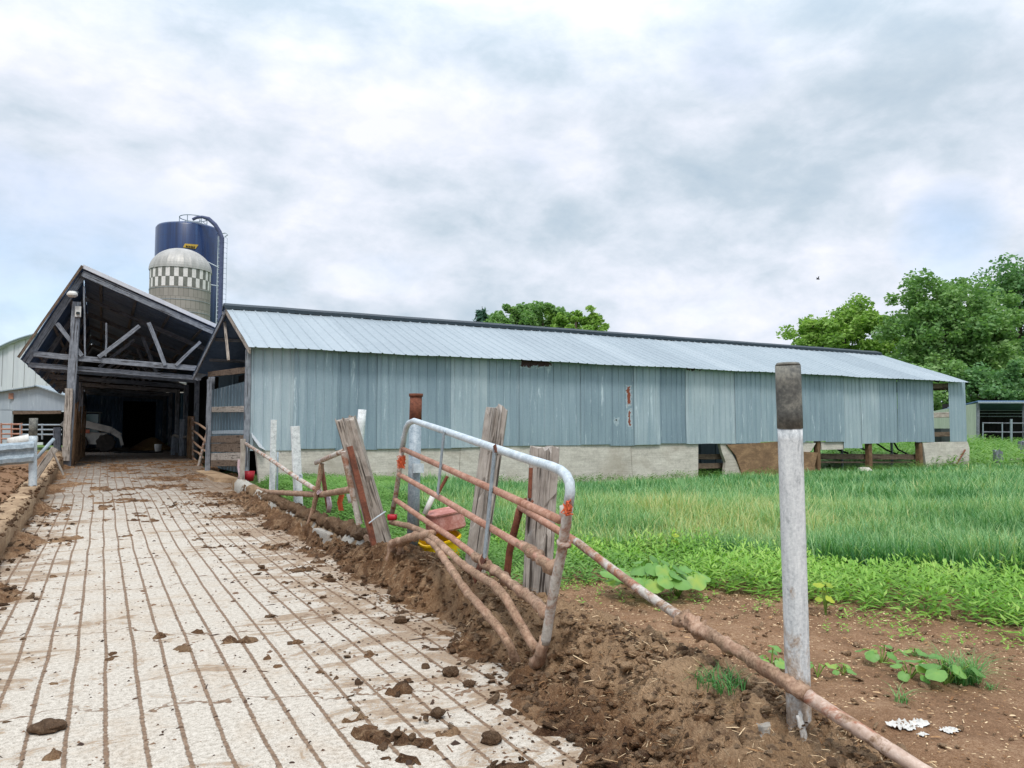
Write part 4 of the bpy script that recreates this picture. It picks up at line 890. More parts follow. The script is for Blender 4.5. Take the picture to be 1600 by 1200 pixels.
fr = MB(); fr.add([LP(-62, 621, -.3), LP(58, 603, -.3), LP(58, 603, 12), LP(-62, 621, 12)], [(0, 1, 2, 3)]); fr.add([LP(132, 628, -.3), LP(58, 603, -.3), LP(58, 603, 12), LP(132, 628, 12)], [(0, 1, 2, 3)]); fr.build('roof', M['galv_dark'], lo, solid=.06)
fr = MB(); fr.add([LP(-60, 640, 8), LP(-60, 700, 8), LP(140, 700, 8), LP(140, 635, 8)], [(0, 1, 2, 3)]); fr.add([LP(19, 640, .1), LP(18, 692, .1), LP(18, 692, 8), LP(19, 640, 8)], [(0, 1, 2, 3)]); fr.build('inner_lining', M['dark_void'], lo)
fr = MB(); fr.beam(LP(22, 645, -.1), LP(97, 644, -.1), .08, .2); fr.build('lintel', M['dark_wood'], lo)
fr = MB(); fr.box(LP(18.5, 619, -.08), (.25, .06, .35)); fr.build('rust_patch', M['rust_pipe'], lo)
for (x, y, nr, mt, lab) in ((18, 663, 4, 'rust_pipe', 'red-brown tube gate left of the dark low shed opening'), (66, 664, 3, 'galv_dark', 'grey tube gate across the dark opening of the low shed')):
    g = thing('yard_gate', lab, 'gate', V(Dp(x, 690, 40).x, Dp(x, 690, 40).y, .35), 'tube gates by the low shed'); w = 16 if x == 18 else 34
    for k in range(nr): b = MB(); b.tube([Dp(x-w, y+k*7.5, 40), Dp(x+w, y+k*7.5, 40)], .045, 8); b.build('rail', M[mt], g)
    for s_ in (-w, 0, w): b = MB(); b.tube([Dp(x+s_, y-2, 40), Dp(x+s_, y+nr*7.5, 40)], .045, 8); b.build('upright', M[mt], g)
P = Zp(52, 760, tz(17.5)+.3); b = MB(); tp = same(52.5, 655, P)
gp_ = thing('steel_post', 'galvanised steel post with dark top beside the left kerb', 'post', P)
b.tube([P-V(0, 0, .3), V(tp.x, tp.y, tp.z-.3)], .07, 14, jit=.002); b.build('pole', M['galv'], gp_, smooth=True)
b = MB(); b.tube([V(tp.x, tp.y, tp.z-.31), tp+V(0,0,.02)], .074, 14); b.build('dark_cap', M['charred'], gp_, smooth=True)
gr = thing('guardrail', 'crumpled galvanised guardrail beam bolted to the left steel post', 'guardrail', P+V(-.3, 0, .5))
A = same(54, 706, P)+V(0,-.1,0); B = same(-60, 716, P)+V(-.2, -.6, 0); b = MB(); rows = []
for k in range(15):
    f = k/14; q = A.lerp(B, f); rows.append([(q.x, q.y-.09*a+.02*noise.noise(V(f*6, h, 2)), q.z+h-.02*f+.04*noise.noise(V(f*5, 1, 3))) for h, a in ((.2, 0), (.16, .8), (.09, 1), (.03, .2), (-.03, .2), (-.09, 1), (-.16, .8), (-.2, 0))])
b.loft(rows, False, False); b.build('beam', M['galv_dark'], gr, solid=.006)
for a, d_, r, mt, lab in (((14, 692), (56, 684), .1, 'white', 'fat white pipe lying behind the left guardrail'), ((57, 716), (84, 686), .035, 'galv_dark', 'slanting pale pipe from the left steel post up to the wooden post')):
    q = Dp(*a, dep(P)+.5); b = MB(); b.tube([q, Dp(*d_, dep(P)+.9)], r, 10); single(b, 'loose_pipe', M[mt], lab, 'pipe', q, None, True)
for a, d_, w, lab in (((50, 752), (86, 700), .13, 'grey board slanting down from wooden post to left kerb'), ((80, 700), (99, 742), .03, 'thin strap hanging off the wooden post beside left kerb')):
    q = Dp(*a, dep(P)+.4); b = MB(); b.beam(q, Dp(*d_, dep(P)+.6), .03, w); single(b, 'loose_board', M['old_wood'], lab, 'board', q)
P2 = Xp(91, 726, -1.25); b = MB(); b.beam(P2-V(0, 0, .3), same(89, 668, P2), .22, .2, n=8, jit=.01); single(b, 'wooden_post', M['shed_wood'], 'weathered wooden post on the left kerb in front of the shed', 'post', P2)

# fence line on the right kerb
def steel_post(base, top, X, r, mat, label, name='steel_post', cat='post', flat=False):
    P = Xp(*base, X); T = same(*top, P); b = MB()
    if flat: b.beam(P-V(0, 0, .25), T, r*2, r*1.1, up=(0, 1, 0), n=8, jit=.002)
    else: b.tube([P-V(0, 0, .25), T], r, 16, jit=.001, sub=.25)
    return single(b, name, mat, label, cat, P, 'fence posts along the right kerb', not flat), P, T
steel_post((425, 768), (428, 656), 2.95, .055, M['white_post'], 'farthest whitish flat fence post beside the barn corner', flat=True)
steel_post((468, 792), (461, 666), 2.95, .07, M['white_post'], 'leaning whitish flat fence post crossed by the rusty rail', flat=True)
steel_post((433, 765), (434, 706), 3.15, .02, M['galv_dark'], 'thin grey steel stake right beside the farthest whitish post')
steel_post((556, 745), (566, 640), 3.6, .065, M['white_post'], 'pale steel post half hidden behind the split leaning timber')
# near post
P = Xp(1251, 1168, 2.8); T = same(1231, 567, P); K = P.lerp(T, (1168-669)/(1168-567.)); 
np_ = thing('steel_post', 'tall white galvanised post with dark grey sleeve, nearest the camera', 'post', P, 'fence posts along the right kerb')
b = MB(); b.tube([P-V(0, 0, .4), K], .0535, 28, jit=.0006, sub=.05); b.build('pole', M['near_post'], np_, smooth=True)
b = MB(); rr = .0555; b.tube([K, K.lerp(T, .5), T-V(0, 0, .012)], [rr, rr*.99, rr*.985], 28, jit=.0005, sub=.05); b.tube([T-V(0, 0, .012), T], [rr*.98, rr*.86], 28); b.build('sleeve', M['charred'], np_, smooth=True)
NEARP = P
b = MB(); q0 = same(1224, 1100, P)+V(-.02, -.1, 0); pts = [q0, same(1226, 1125, P)+V(-.02,-.12,0), same(1230, 1160, P)+V(-.02,-.12,0), same(1236, 1200, P)+V(-.02,-.12,0), same(1236, 1240, P)+V(0,-.12,0)]

for _k in range(3): b.tube([p+V(R_(-.012, .012), R_(-.01, .01), R_(-.02, .02)) for p in pts], [.004, .010, .008, .006, .004], 8, lump=.008, sub=.015, ls=40)
single(b, 'plastic_strip', M['white'], 'shredded white plastic strip hanging at the foot of near post', 'plastic', q0, None, True)

# rusty-topped hinge post
P = Xp(645, 822, 3.02); T = same(650, 618, P); K = P.lerp(T, .80)
hp = thing('steel_post', 'thick galvanised hinge post with rusty orange top by the gate', 'post', P, 'fence posts along the right kerb')
b = MB(); b.tube([P-V(0, 0, .3), K], .066, 18); b.build('pole', M['galv_dark'], hp, smooth=True)
b = MB(); b.tube([K, T], [.068, .066], 18); b.tube([T-V(0, 0, .012), T+V(0, 0, .02)], [.075, .078], 18); b.build('rusty_top', M['rust_dark'], hp, smooth=True)
b = MB(); q = same(652, 731, P); b.box(q+V(-.02, -.08, 0), (.12, .03, .10)); b.build('hinge_plate', M['galv'], hp)
HP = P

# old timbers
def timber(base, top, X, w, t, label, lean=0.0, mat='tie_wood', splits=3):
    P = Xp(*base, X); T = same(*top, P)+fh*lean; tm = MB(); d = (T-P).normalized(); sd = RT; ot = d.cross(sd).normalized()
    n = 26; N = 28; rings = []; uvs = []; o = R_(0, 30); random.seed(int(base[0])); sp = [.63+.26*(q+R_(.1, .9))/splits for q in range(splits)]
    A = P-d*.3; L = (T-A).length
    for i in range(n+1):
        f = i/n; c0 = A.lerp(T, f); ring = []
        for j in range(N):
            a = 2*math.pi*j/N; ca, sa = math.cos(a), math.sin(a); k = 1/max(abs(ca), abs(sa)); k = .75*min(k, 1.28)+.25
            x, y = ca*k*w/2, sa*k*t/2
            g = 1-.10*max(0, noise.noise(V(a*2.2, f*1.1, o)))-.05*abs(noise.noise(V(a*6, f*2, o+5)))
            for s in sp:
                da = abs((j/N-s-.02*math.sin(f*5)+.5) % 1-.5)
                if da < .028: g -= .34*min(1, .2+f)
            x += .006*noise.noise(V(f*7, j, o)); q = c0+sd*(x*g)+ot*(y*g)
            if i == n: q = q+d*(.07*noise.noise(V(j*.6, o, 1))+.035*R_(-1, 1))
            ring.append(q); uvs.append((j/N*(w+t)*2+o, f*L))
        rings.append(ring)
    tm.loft(rings, True, True, uvs)
    return tm, P, T
tm, P, T = timber((602, 868), (540, 655), 2.8, .23, .2, '', splits=6); lw = single(tm, 'split_timber', M['old_wood'], 'split weathered timber leaning to the left with steel angle against it', 'post', P, 'old wooden posts'); LWP = P
b = MB(); q0 = same(612, 940, P)-fh*.18; b.beam(q0, same(551, 697, P)-fh*.16, .06, .05, n=8); single(b, 'steel_angle', M['rust_dark'], 'dark rusty steel angle propped against the split leaning timber', 'steel bar', q0)
b = MB(); q0 = same(563, 818, P)-fh*.05; b.tube([q0, same(541, 705, P)-fh*.14], .035, 10, lump=.008); single(b, 'short_pipe', M['rust_mix'], 'short rusty pipe standing behind the dark steel angle', 'pipe', q0)
b = MB(); q = same(582, 814, P)-fh*.2; b.tube([q, same(594, 805, P)-fh*.22, same(606, 797, P)-fh*.15], .008, 6); single(b, 'wire_tie', M['galv'], 'pale wire twisted round the split leaning timber', 'wire', q)
tm, P, T = timber((742, 890), (776, 641), 3.12, .21, .18, '', splits=5); single(tm, 'railway_tie', M['tie_wood'], 'tall grey wooden post leaning right behind the gate', 'post', P, 'old wooden posts')
tm, P, T = timber((838, 935), (851, 700), 3.1, .24, .15, '', splits=4); single(tm, 'railway_tie', M['tie_wood'], 'short broad wooden post behind the gate end, mud at its base', 'post', P, 'old wooden posts'); SWP = P
b = MB(); q0 = same(832, 780, P)-fh*.12; b.tube([q0, same(825, 790, P)-fh*.14, same(820, 776, P)-fh*.14], .012, 8); b.tube([same(829, 730, P)-fh*.12, same(827, 776, P)-fh*.12], .016, 8); single(b, 'iron_hook', M['rust_dark'], 'rusty iron hook on the edge of the short broad post', 'hook', q0)
# rails between barn corner and leaning timber
def rail(pts, X, r, mat, label, name='fence_rail', cat='rail', lump=.0, rr=None):
    P = [Xp(px, py, X if not isinstance(X, (list, tuple)) else X[i]) for i, (px, py) in enumerate(pts)]; b = MB(); b.tube(P, rr or r, 12, lump=lump, sub=.04 if lump else .12); return single(b, name, mat, label, cat, P[0], 'rails of the broken fence', True)
rail([(379, 690), (420, 716), (460, 744), (492, 764)], [2.85, 2.82, 2.8, 2.78], .035, M['rust_mix'], 'rusty rail sloping down from the plank gate post')
rail([(381, 759), (420, 769), (460, 771), (500, 773), (548, 765)], 2.8, .042, M['mud_pipe'], 'low muddy rail running level above the kerb', lump=.012)
rail([(494, 723), (520, 712), (551, 699)], [2.78, 2.74, 2.7], .034, M['rust_mix'], 'short rail rising to the split leaning timber')
rail([(382, 764), (430, 782), (480, 803), (530, 822), (577, 837)], 2.74, .055, M['clod'], 'mud-caked rail lying along the top of kerb', lump=.09)
rail([(503, 724), (497, 760), (490, 795), (478, 832)], [2.78, 2.74, 2.72, 2.66], .035, M['mud_pipe'], 'muddy pipe leg slanting from the short rail to the kerb', lump=.01)
rail([(502, 726), (508, 765), (514, 800)], [2.8, 2.86, 2.9], .03, M['rust_dark'], 'rusty back leg below the short rail joint')
P = Xp(378, 756, 2.8); b = MB(); b.beam(P-V(0, 0, .2), same(380, 686, P), .1, .08, n=8, jit=.006); single(b, 'wooden_stake', M['old_wood'], 'thin wooden stake at the end of the rusty sloping rail', 'stake', P)
P = Xp(389, 748, 2.98); b = MB(); b.lathe(P-V(0, 0, .05), [(.1, 0), (.13, .22), (.12, .22), (.09, .02)], 16); single(b, 'red_bucket', M['red'], 'red bucket by the barn corner below the wall flap', 'bucket', P, None, True)
# rags and twine
def rag(pts, X, w, mat, label, name='rag'):
    P = [Xp(px, py, X) for px, py in pts]; b = MB(); rows = []
    for i, p in enumerate(P):
        f = i/(len(P)-1); rows.append([p+RT*(w*(s+.35*noise.noise(V(f*4, s*3, px_seed(label)))))+fh*(.03*noise.noise(V(s*5, f*5, 1))) for s in (-1, -.5, 0, .5, 1)])
    b.loft(rows, False, False); o = b.build(name, mat, None, P[0], True, solid=.003); return tag(o, label, 'rag')
def px_seed(s): return (sum(map(ord, s)) % 97)*.31
rag([(375, 718), (373, 730), (376, 742), (374, 752)], 2.78, .05, M['twine_p'], 'faded pink rag hanging on the wooden stake')
rag([(513, 776), (516, 790), (513, 801)], 2.85, .035, M['twine_p'], 'pale torn rag dangling under the low muddy rail')
rag([(534, 773), (531, 785), (533, 798)], 2.85, .035, M['twine_o'], 'orange torn rag dangling under the low muddy rail')
rag([(544, 772), (547, 782), (546, 786)], 2.85, .025, M['white'], 'tiny white rag beside the orange one')
def twine(c, r, mat, label, n=60):
    pts = [c+V(R_(-1, 1)*r*.8, R_(-1, 1)*r*.8, R_(-1, 1)*r*1.3) for _ in range(n)]; b = MB(); b.tube(pts, .0042, 5); return single(b, 'twine_knot', mat, label, 'twine', c)
twine(Xp(499, 767, 2.76), .05, M['twine_p'], 'pale pink twine knotted round the low rail joint')
twine(Xp(470, 745, 2.79), .035, M['galv'], 'pale wire knot where the rusty rail crosses a white post')

# ------------------------------------------------------------------ the big bent gate
GA = Xp(612, 812, 2.88); GB = Zp(848, 1045, .1); gd = V(GB.x-GA.x, GB.y-GA.y, 0).normalized(); gn = V(gd.y, -gd.x, 0)
if gn.dot(FW) > 0: gn = -gn
def Q(px, py, off=0.0): return on_plane(px, py, V(GB.x, GB.y, 0)+gn*off, gn)
gate = thing('tube_gate', 'big sagging tube gate with white top rail and bent rusty lower rails', 'gate', (GB.x, GB.y, .05))
def gtube(name, pts, r, mat, off=0.0, lump=0.0, sub=.03):
    P = [Q(x, y, off if not isinstance(off, list) else off[i]) for i, (x, y) in enumerate(pts)]; b = MB(); b.tube(P, r, 14, lump=lump, sub=sub); return b.build(name, mat, gate, smooth=True)
gtube('top_rail', [(629, 700), (632, 680), (635, 668), (639, 661), (647, 657.5), (700, 675), (760, 696), (820, 716), (862, 729), (876, 735), (885, 743), (890, 754), (891, 768), (888, 790)], .029, M['galv'])
gtube('end_rail', [(888, 788), (884, 820), (878, 860), (868, 910), (858, 965), (852, 1005)], .029, M['rust_mix'], lump=.003)
gtube('end_foot', [(852, 1000), (842, 1030), (824, 1062), (815, 1058), (806, 1040)], .034, M['mud_pipe'], lump=.02)
gtube('hinge_rail', [(629, 698), (624, 735), (619, 770), (612, 806)], .027, M['rust_mix'])
gtube('rail', [(628, 701), (700, 733), (780, 769), (874, 812)], .026, M['rust_pipe'])
gtube('rail', [(623, 741), (690, 779), (760, 821), (815, 853), (862, 884)], .026, M['rust_pipe'], lump=.002)
gtube('muddy_end', [(812, 851), (838, 868), (864, 886)], .03, M['mud_pipe'], lump=.035)
gtube('rail', [(618, 781), (670, 817), (705, 840), (750, 874)], .026, M['rust_pipe'], lump=.002)
gtube('rail', [(742, 868), (776, 893), (810, 922), (850, 952), (858, 965)], .032, M['mud_pipe'], lump=.03)
gtube('bent_rail', [(611, 816), (640, 822), (668, 834), (695, 856), (720, 880), (748, 900), (772, 914), (790, 935), (806, 962), (822, 990), (838, 1016)], .028, M['mud_pipe'], [.0, .03, .06, .09, .1, .1, .1, .1, .08, .05, .02], .006)
gtube('bent_rail', [(656, 832), (680, 852), (700, 882), (727, 922), (752, 950), (782, 985), (797, 1010), (808, 1042)], .028, M['mud_pipe'], [.03, .1, .15, .18, .18, .15, .12, .05], .01)
def strap(pts, w, mat, name='brace'):
    b = MB(); b.beam(Q(*pts[0], .035), Q(*pts[1], .035), .008, w, up=gd, n=5, jit=.001); return b.build(name, mat, gate)
def gflat(p, q, w, mat, name='brace'):
    b = MB(); A = Q(*p, .034); B = Q(*q, .034); b.beam(A, B, w, .01, up=gn, n=6, jit=.001); return b.build(name, mat, gate)
gflat((694, 673), (684, 772), .05, M['galv_dark']); gflat((773, 703), (757, 872), .05, M['galv_dark'])
gflat((775, 700), (772, 703), .055, M['rust_dark'], 'brace_clip'); gflat((758, 868), (741, 905), .07, M['rust_dark'], 'brace_clip')
gtube('collar', [(886, 792), (885, 799), (884, 804)], .038, M['rust_mix'], lump=.01)
gtube('collar', [(882, 846), (881, 852)], .042, M['rust_mix'], lump=.008)
b = MB(); q = Q(631, 683); b.tube([q-V(0, 0, .01), q+V(0, 0, .01)], .032, 10); b.build('weld_ring', M['galv'], gate)
twine(Q(627, 722, .02), .055, M['twine_o'], 'bright orange twine knot tying the gate to its hinge post', 110)
twine(Q(888, 793, .02), .036, M['twine_o'], 'frayed orange twine wound round the white end of the gate', 40)
P = Q(613, 808, .03); b = MB(); b.tube([P-RT*.05, P+RT*.05], .032, 12, lump=.01, sub=.02); single(b, 'red_insulator', M['red'], 'small red plastic sleeve on lower hinge end of the gate', 'insulator', P, None, True)
# long pipe behind the gate running to the camera
pp = [Xp(812, 792, 2.98), Xp(900, 846, 2.93), Xp(1000, 922, 2.86), Xp(1075, 972, 2.80), Xp(1150, 1015, 2.74), Xp(1262, 1088, 2.70), Xp(1345, 1142, 2.72), Xp(1450, 1210, 2.76), Xp(1700, 1370, 2.8)]
lp_ = thing('long_pipe', 'long rusty mud-caked pipe rail sloping past the near post', 'pipe', pp[0])
b = MB(); b.tube(pp[:2], .027, 14); b.build('rusty_length', M['rust_pipe'], lp_, smooth=True)
b = MB(); b.tube(pp[1:4], .0275, 14, lump=.004, sub=.03); b.build('pipe_length', M['rust_mix'], lp_, smooth=True)
b = MB(); b.tube(pp[3:6], [.034, .03, .03], 16, lump=.018, sub=.018, ls=22); b.build('caked_length', M['mud_pipe'], lp_, smooth=True)
b = MB(); b.tube([pp[3].lerp(pp[2], .1), pp[3].lerp(pp[4], .35)], [.036, .033], 16, lump=.05, sub=.012, ls=34); b.build('mud_lump', M['mud_pipe'], lp_, smooth=True)
b = MB(); b.tube(pp[5:], .029, 16, lump=.006, sub=.03); b.build('near_length', M['tan_pipe'], lp_, smooth=True)
q0 = Xp(789, 893, 2.98); b = MB(); b.tube([q0-V(0, 0, .2), Xp(796, 862, 2.98), Xp(812, 796, 2.98)], .03, 12, lump=.004); single(b, 'pipe_strut', M['rust_dark'], 'dark rusty strut holding up the far end of the long pipe', 'strut', q0, None, True)
q0 = same(683, 772, HP); b = MB(); b.tube([same(684, 775, HP)-fh*.25, same(702, 742, HP)-fh*.25], .018, 8); single(b, 'rusty_rod', M['rust_dark'], 'short rusty rod poking up beside the first gate brace', 'rod', q0)
# tangle of muddy pipe stubs at the foot of the leaning timber
sk = [(((606, 905), (612, 850), (640, 840), (676, 834)), .035), (((604, 930), (608, 870), (611, 850)), .035), (((612, 935), (622, 890), (627, 850), (650, 838)), .03), (((588, 878), (596, 905), (590, 925)), .045), (((572, 838), (585, 880), (591, 930)), .03)]
for i, (pts, r) in enumerate(sk):
    P = [Xp(x, y, 2.58+.03*i) for x, y in pts]; b = MB(); b.tube(P, r, 10, lump=.02, sub=.04)
    single(b, 'bent_stub', M['mud_pipe'], ['upper looped muddy pipe stub at the foot of the leaning timber', 'straight muddy pipe stub left of the loops', 'curved muddy pipe stub nearest the gate hinge', 'short fat mud-covered stub under the steel angle', 'thin muddy stub continuing the steel angle down'][i], 'pipe', P[0], 'muddy pipe stubs', True)

# tubs
P = Xp(694, 862, 3.38); z0 = gz(P.x, P.y)+.12; w = 38*dep(P)/FPX
def tub(name, c, w0, w1, d0, h, mat, tilt, label, cat, solid=True):
    b = MB(); N = 28; rings = []
    sup = lambda a, r, e: (abs(math.cos(a))**e*math.copysign(1, math.cos(a))*r, abs(math.sin(a))**e*math.copysign(1, math.sin(a))*r*d0)
    lv = [(w0*.92, 0), (w0, .02), (w1*.99, h*.9), (w1*1.06, h*.92), (w1*1.06, h), (w1*.97, h), (w1*.93, h*.97)] + ([(w1*.5, h*.97), (.01, h*.97)] if solid else [(w0*.9, .03), (.01, .03)])
    for r, z in lv: rings.append([(*sup(6.2832*j/N, r, .55), z) for j in range(N)])
    b.loft(rings); Rm = Matrix.Rotation(tilt, 4, RT)@Matrix.Rotation(-.12, 4, fh); b.v = [tuple(Vector(c)+Rm@Vector(v)) for v in b.v]; return single(b, name, mat, label, cat, c, None, False)
yc = same(689, 874, P); tub('yellow_tub', yc, .20, .225, .9, .27, M['yellow'], .25, 'bright yellow plastic tub behind the gate rails', 'tub', False)
pc = same(697, 826, P); tub('mineral_block', pc, .205, .195, .9, .2, M['pink'], .1, 'pink-brown mineral lick block sitting in the yellow tub', 'lick block')
q = same(674, 892, P)-fh*.1; b = MB(); b.lathe(q, [(.02, -.06), (.07, -.05), (.085, 0), (.06, .05), (.02, .06)], 14, sq=(1.3, .8)); single(b, 'yellow_scoop', M['yellow'], 'small yellow scoop lying under the bent gate rails', 'scoop', q, None, True)
q = same(664, 803, HP)-fh*.05; b = MB(); b.tube([q, same(676, 776, HP)], .03, 10); single(b, 'white_tube', M['white'], 'short white tube leaning against the mineral block', 'tube', q, None, True)
# white plastic shreds on soil
for i, (px, py, r) in enumerate(((1410, 1128, .055), (1432, 1127, .05), (1422, 1133, .03), (1484, 1135, .035), (1442, 1143, .02))):
    P = Zp(px, py, .08); b = MB(); rows = []
    for u in range(13):
        rows.append([(P.x+r*(1.3*(u/6-1)*(1+.5*noise.noise(V(w_, i, 3)))), P.y+r*.8*((w_/4-1)*(1+.6*noise.noise(V(u*.7, i, 8)))), gz(P.x, P.y)+.008+r*.5*max(0, noise.noise(V(u*.55, w_*.7, i*3.3)))) for w_ in range(9)])
    b.loft(rows, False, False)
    single(b, 'plastic_shred', M['white'], ['leftmost white plastic scrap on the bare soil', 'larger crumpled white scrap touching the leftmost one', 'small white scrap below the crumpled pair', 'lone white scrap to the right of the others', 'tiny white scrap nearest the long pipe'][i], 'plastic scrap', (P.x, P.y, gz(P.x, P.y)), 'white plastic scraps on the soil', False)

# ------------------------------------------------------------------ vegetation
def blades(P, H, W, bend, tint, lean=None, seg=3):
    n = len(P); a = rng.uniform(0, 2*np.pi, n); dx, dy = np.cos(a), np.sin(a); wx, wy = -dy, dx
    vs = np.zeros((n, 2*seg+1, 3)); 
    for k in range(seg+1):
        f = k/seg; off = bend*f**2.2; z = H*(f-.32*(bend/np.maximum(H, .01))*f**3)
        cx = P[:, 0]+dx*off; cy = P[:, 1]+dy*off; cz = P[:, 2]+z; w = W*(1-f**1.6)*.5
        if k < seg:
            vs[:, 2*k] = np.stack([cx-wx*w, cy-wy*w, cz], 1); vs[:, 2*k+1] = np.stack([cx+wx*w, cy+wy*w, cz], 1)
        else: vs[:, 2*seg] = np.stack([cx, cy, cz], 1)
    base = (np.arange(n)*(2*seg+1))[:, None]
    F = np.concatenate([np.concatenate([base+2*k, base+2*k+1, base+2*k+3, base+2*k+2], 1) for k in range(seg-1)]+[np.concatenate([base+2*seg-2, base+2*seg-1, base+2*seg, base+2*seg], 1)])
    tt_ = np.repeat(tint[:, None], 2*seg+1, 1); tt_[:, -3:] += .10; tt_[:, -1] += .10
    return vs.reshape(-1, 3), F, tt_.ravel()
def tri_quads(F): return F
gzv = lambda X, Y: np.array([gz(x, y) for x, y in zip(X, Y)])
def field(N, r0, r1, pw, inside, hf, wf, tf, bf=.55):
    out = []; got = 0
    while got < N:
        m_ = N
        th = rng.uniform(math.radians(-4), math.radians(82), m_); u = rng.uniform(0, 1, m_); r = (r0**pw+u*(r1**pw-r0**pw))**(1/pw)
        X = r*np.sin(th); Y = r*np.cos(th); ok = np.array([inside(x, y) for x, y in zip(X, Y)]); out.append(np.stack([X, Y], 1)[ok]); got += ok.sum()
    XY = np.concatenate(out)[:N]; X, Y = XY[:, 0], XY[:, 1]; Z = gzv(X, Y)-.02; r = np.hypot(X, Y)
    H = np.array([hf(x, y) for x, y in zip(X, Y)])*rng.uniform(.7, 1.15, N); W = wf(r)*rng.uniform(.7, 1.3, N); T = np.array([tf(x, y) for x, y in zip(X, Y)])+rng.normal(0, .17, N)
    return blades(np.stack([X, Y, Z], 1), H, W, H*rng.uniform(.15, bf*1.5, N), np.clip(T, 0, 1))
def gin(x, y):
    e = 5.0+.3*fbm(x, y, 3, .8)
    lim = (x-4.6)*1.28+(y-8.4) + .35*fbm(x, y, 8, .7)
    if lim < 0 or x < 4.6: return False
    if x < BX1+.3: return y < 18.6 and not (y > 14.5 and x < 6.5)
    return x < 60
def gh(x, y):
    h = .68*(1-.35*sstep(10, 17, y))*(1-.6*sstep(17, 18.6, y)) if x < 31 else .38
    h *= (.78+.28*fbm(x, y, 2, .35)+.22*fbm(x, y, 2, 1.1)); return max(.12, h)*(1-.35*sstep(6.5, 4.5, x))
def gt_(x, y):
    t = .34+.22*fbm(x, y, 5, .33)+.14*fbm(x, y, 5, 1.4)
    c = Zp(1085, 830, 0.2); d = math.hypot((x-c.x)*.55-(y-c.y)*.25, (y-c.y)); t += .42*sstep(3.2, .3, d+1.1*fbm(x, y, 1, .9))
    return t
parts_ = [field(62000, 4, 14, 1.25, gin, gh, lambda r: .0085+.0010*r, gt_), field(72000, 12, 34, 1.1, gin, gh, lambda r: .006+.0013*r, gt_), field(17000, 30, 62, 1.2, gin, gh, lambda r: .006+.0016*r, gt_)]
def join(ps):
    vv, ff, tt, o = [], [], [], 0
    for a, b, c in ps: vv.append(a); ff.append(b+o); tt.append(c); o += len(a)
    return np.concatenate(vv), np.concatenate(ff), np.concatenate(tt)
def quads_obj(name, ps, mat, loc=(0, 0, 0), parent=None):
    a, b, c = join(ps); tri = b[:, 2] == b[:, 3]; q = b[~tri]; t3 = b[tri][:, :3]
    o0 = ORG[parent] if parent else Vector(loc); a = a-np.array(o0)
    me = bpy.data.meshes.new(name); me.vertices.add(len(a)); me.vertices.foreach_set('co', a.astype('f4').ravel())
    me.loops.add(len(q)*4+len(t3)*3); me.loops.foreach_set('vertex_index', np.concatenate([q.ravel(), t3.ravel()]).astype('i4'))
    me.polygons.add(len(q)+len(t3)); me.polygons.foreach_set('loop_start', np.concatenate([np.arange(len(q))*4, len(q)*4+np.arange(len(t3))*3]).astype('i4'))
    at = me.attributes.new('tint', 'FLOAT', 'POINT'); at.data.foreach_set('value', c.astype('f4')); me.materials.append(mat); me.update(calc_edges=True)
    o = bpy.data.objects.new(name, me); COL.objects.link(o)
    if parent: o.parent = parent
    else: o.location = o0
    ORG[o] = o0; return o
tag(quads_obj('tall_grass', parts_, M['grass']), 'tall green grass filling the field in front of the long barn', 'grass', None, 'stuff')
# low weeds near the fence and the barn foot
def leaves(P, D, L, W, tint, fold=.25):
    n = len(P); D = D/np.linalg.norm(D, axis=1)[:, None]; up = np.tile([0, 0, 1.], (n, 1)); S_ = np.cross(D, up); S_ /= np.maximum(np.linalg.norm(S_, axis=1), 1e-6)[:, None]; Nn = np.cross(S_, D)
    L = L[:, None]; W = W[:, None]
    b0 = P; m1 = P+D*L*.45+S_*W*.5-Nn*W*fold; m2 = P+D*L*.45-S_*W*.5-Nn*W*fold; mid = P+D*L*.5; tip = P+D*L-Nn*L*.14
    vs = np.stack([b0, m1, tip, m2, mid], 1).reshape(-1, 3); base = (np.arange(n)*5)[:, None]
    F = np.concatenate([np.concatenate([base, base+1, base+4, base+4], 1), np.concatenate([base+1, base+2, base+4, base+4], 1), np.concatenate([base+2, base+3, base+4, base+4], 1), np.concatenate([base+3, base, base+4, base+4], 1)])
    return vs, F, np.repeat(tint, 5)
def weedpatch(N, sampler, hf, k, L, W, tf):
    P = []; D = []; LL = []; T = []
    for i in range(N):
        x, y = sampler(); h = hf(x, y)*R_(.6, 1.15); z = gz(x, y); tt = tf(x, y); lx, ly = R_(-.2, .2), R_(-.2, .2)
        for j in range(k):
            f = (j+1)/k; a = j*2.4+R_(0, 1); P.append((x+lx*f*h, y+ly*f*h, z+h*f)); D.append((math.cos(a), math.sin(a), R_(-.1, .55)+.5*f)); LL.append(L*R_(.6, 1.2)*(1.15-.4*f)); T.append(tt+R_(-.15, .2)+.12*f)
    LL = np.array(LL); return leaves(np.array(P), np.array(D), LL, LL*W, np.clip(np.array(T), 0, 1))
def band():
    while True:
        x = R_(4.2, 12); y = R_(.6, 9.2); lim = (x-4.6)*1.28+(y-8.4)
        e = .45*fbm(x, y, 2, .8)
        if -2.15-.6*sstep(5, 6.5, x)+e*1.3-(.7*random.random()**4) < lim < .45 and x > 4.45+.25*fbm(x, y, 1, 1.5): return x, y
tag(quads_obj('weed_band', [weedpatch(2700, band, lambda x, y: .26*(1-.35*sstep(5.5, 4.6, x))+.13*fbm(x, y, 4, 1.2), 9, .125, .22, lambda x, y: .45+.3*fbm(x, y, 3, 1.0))], M['weed']), 'band of bright green smartweed between the soil and tall grass', 'weeds', None, 'stuff')
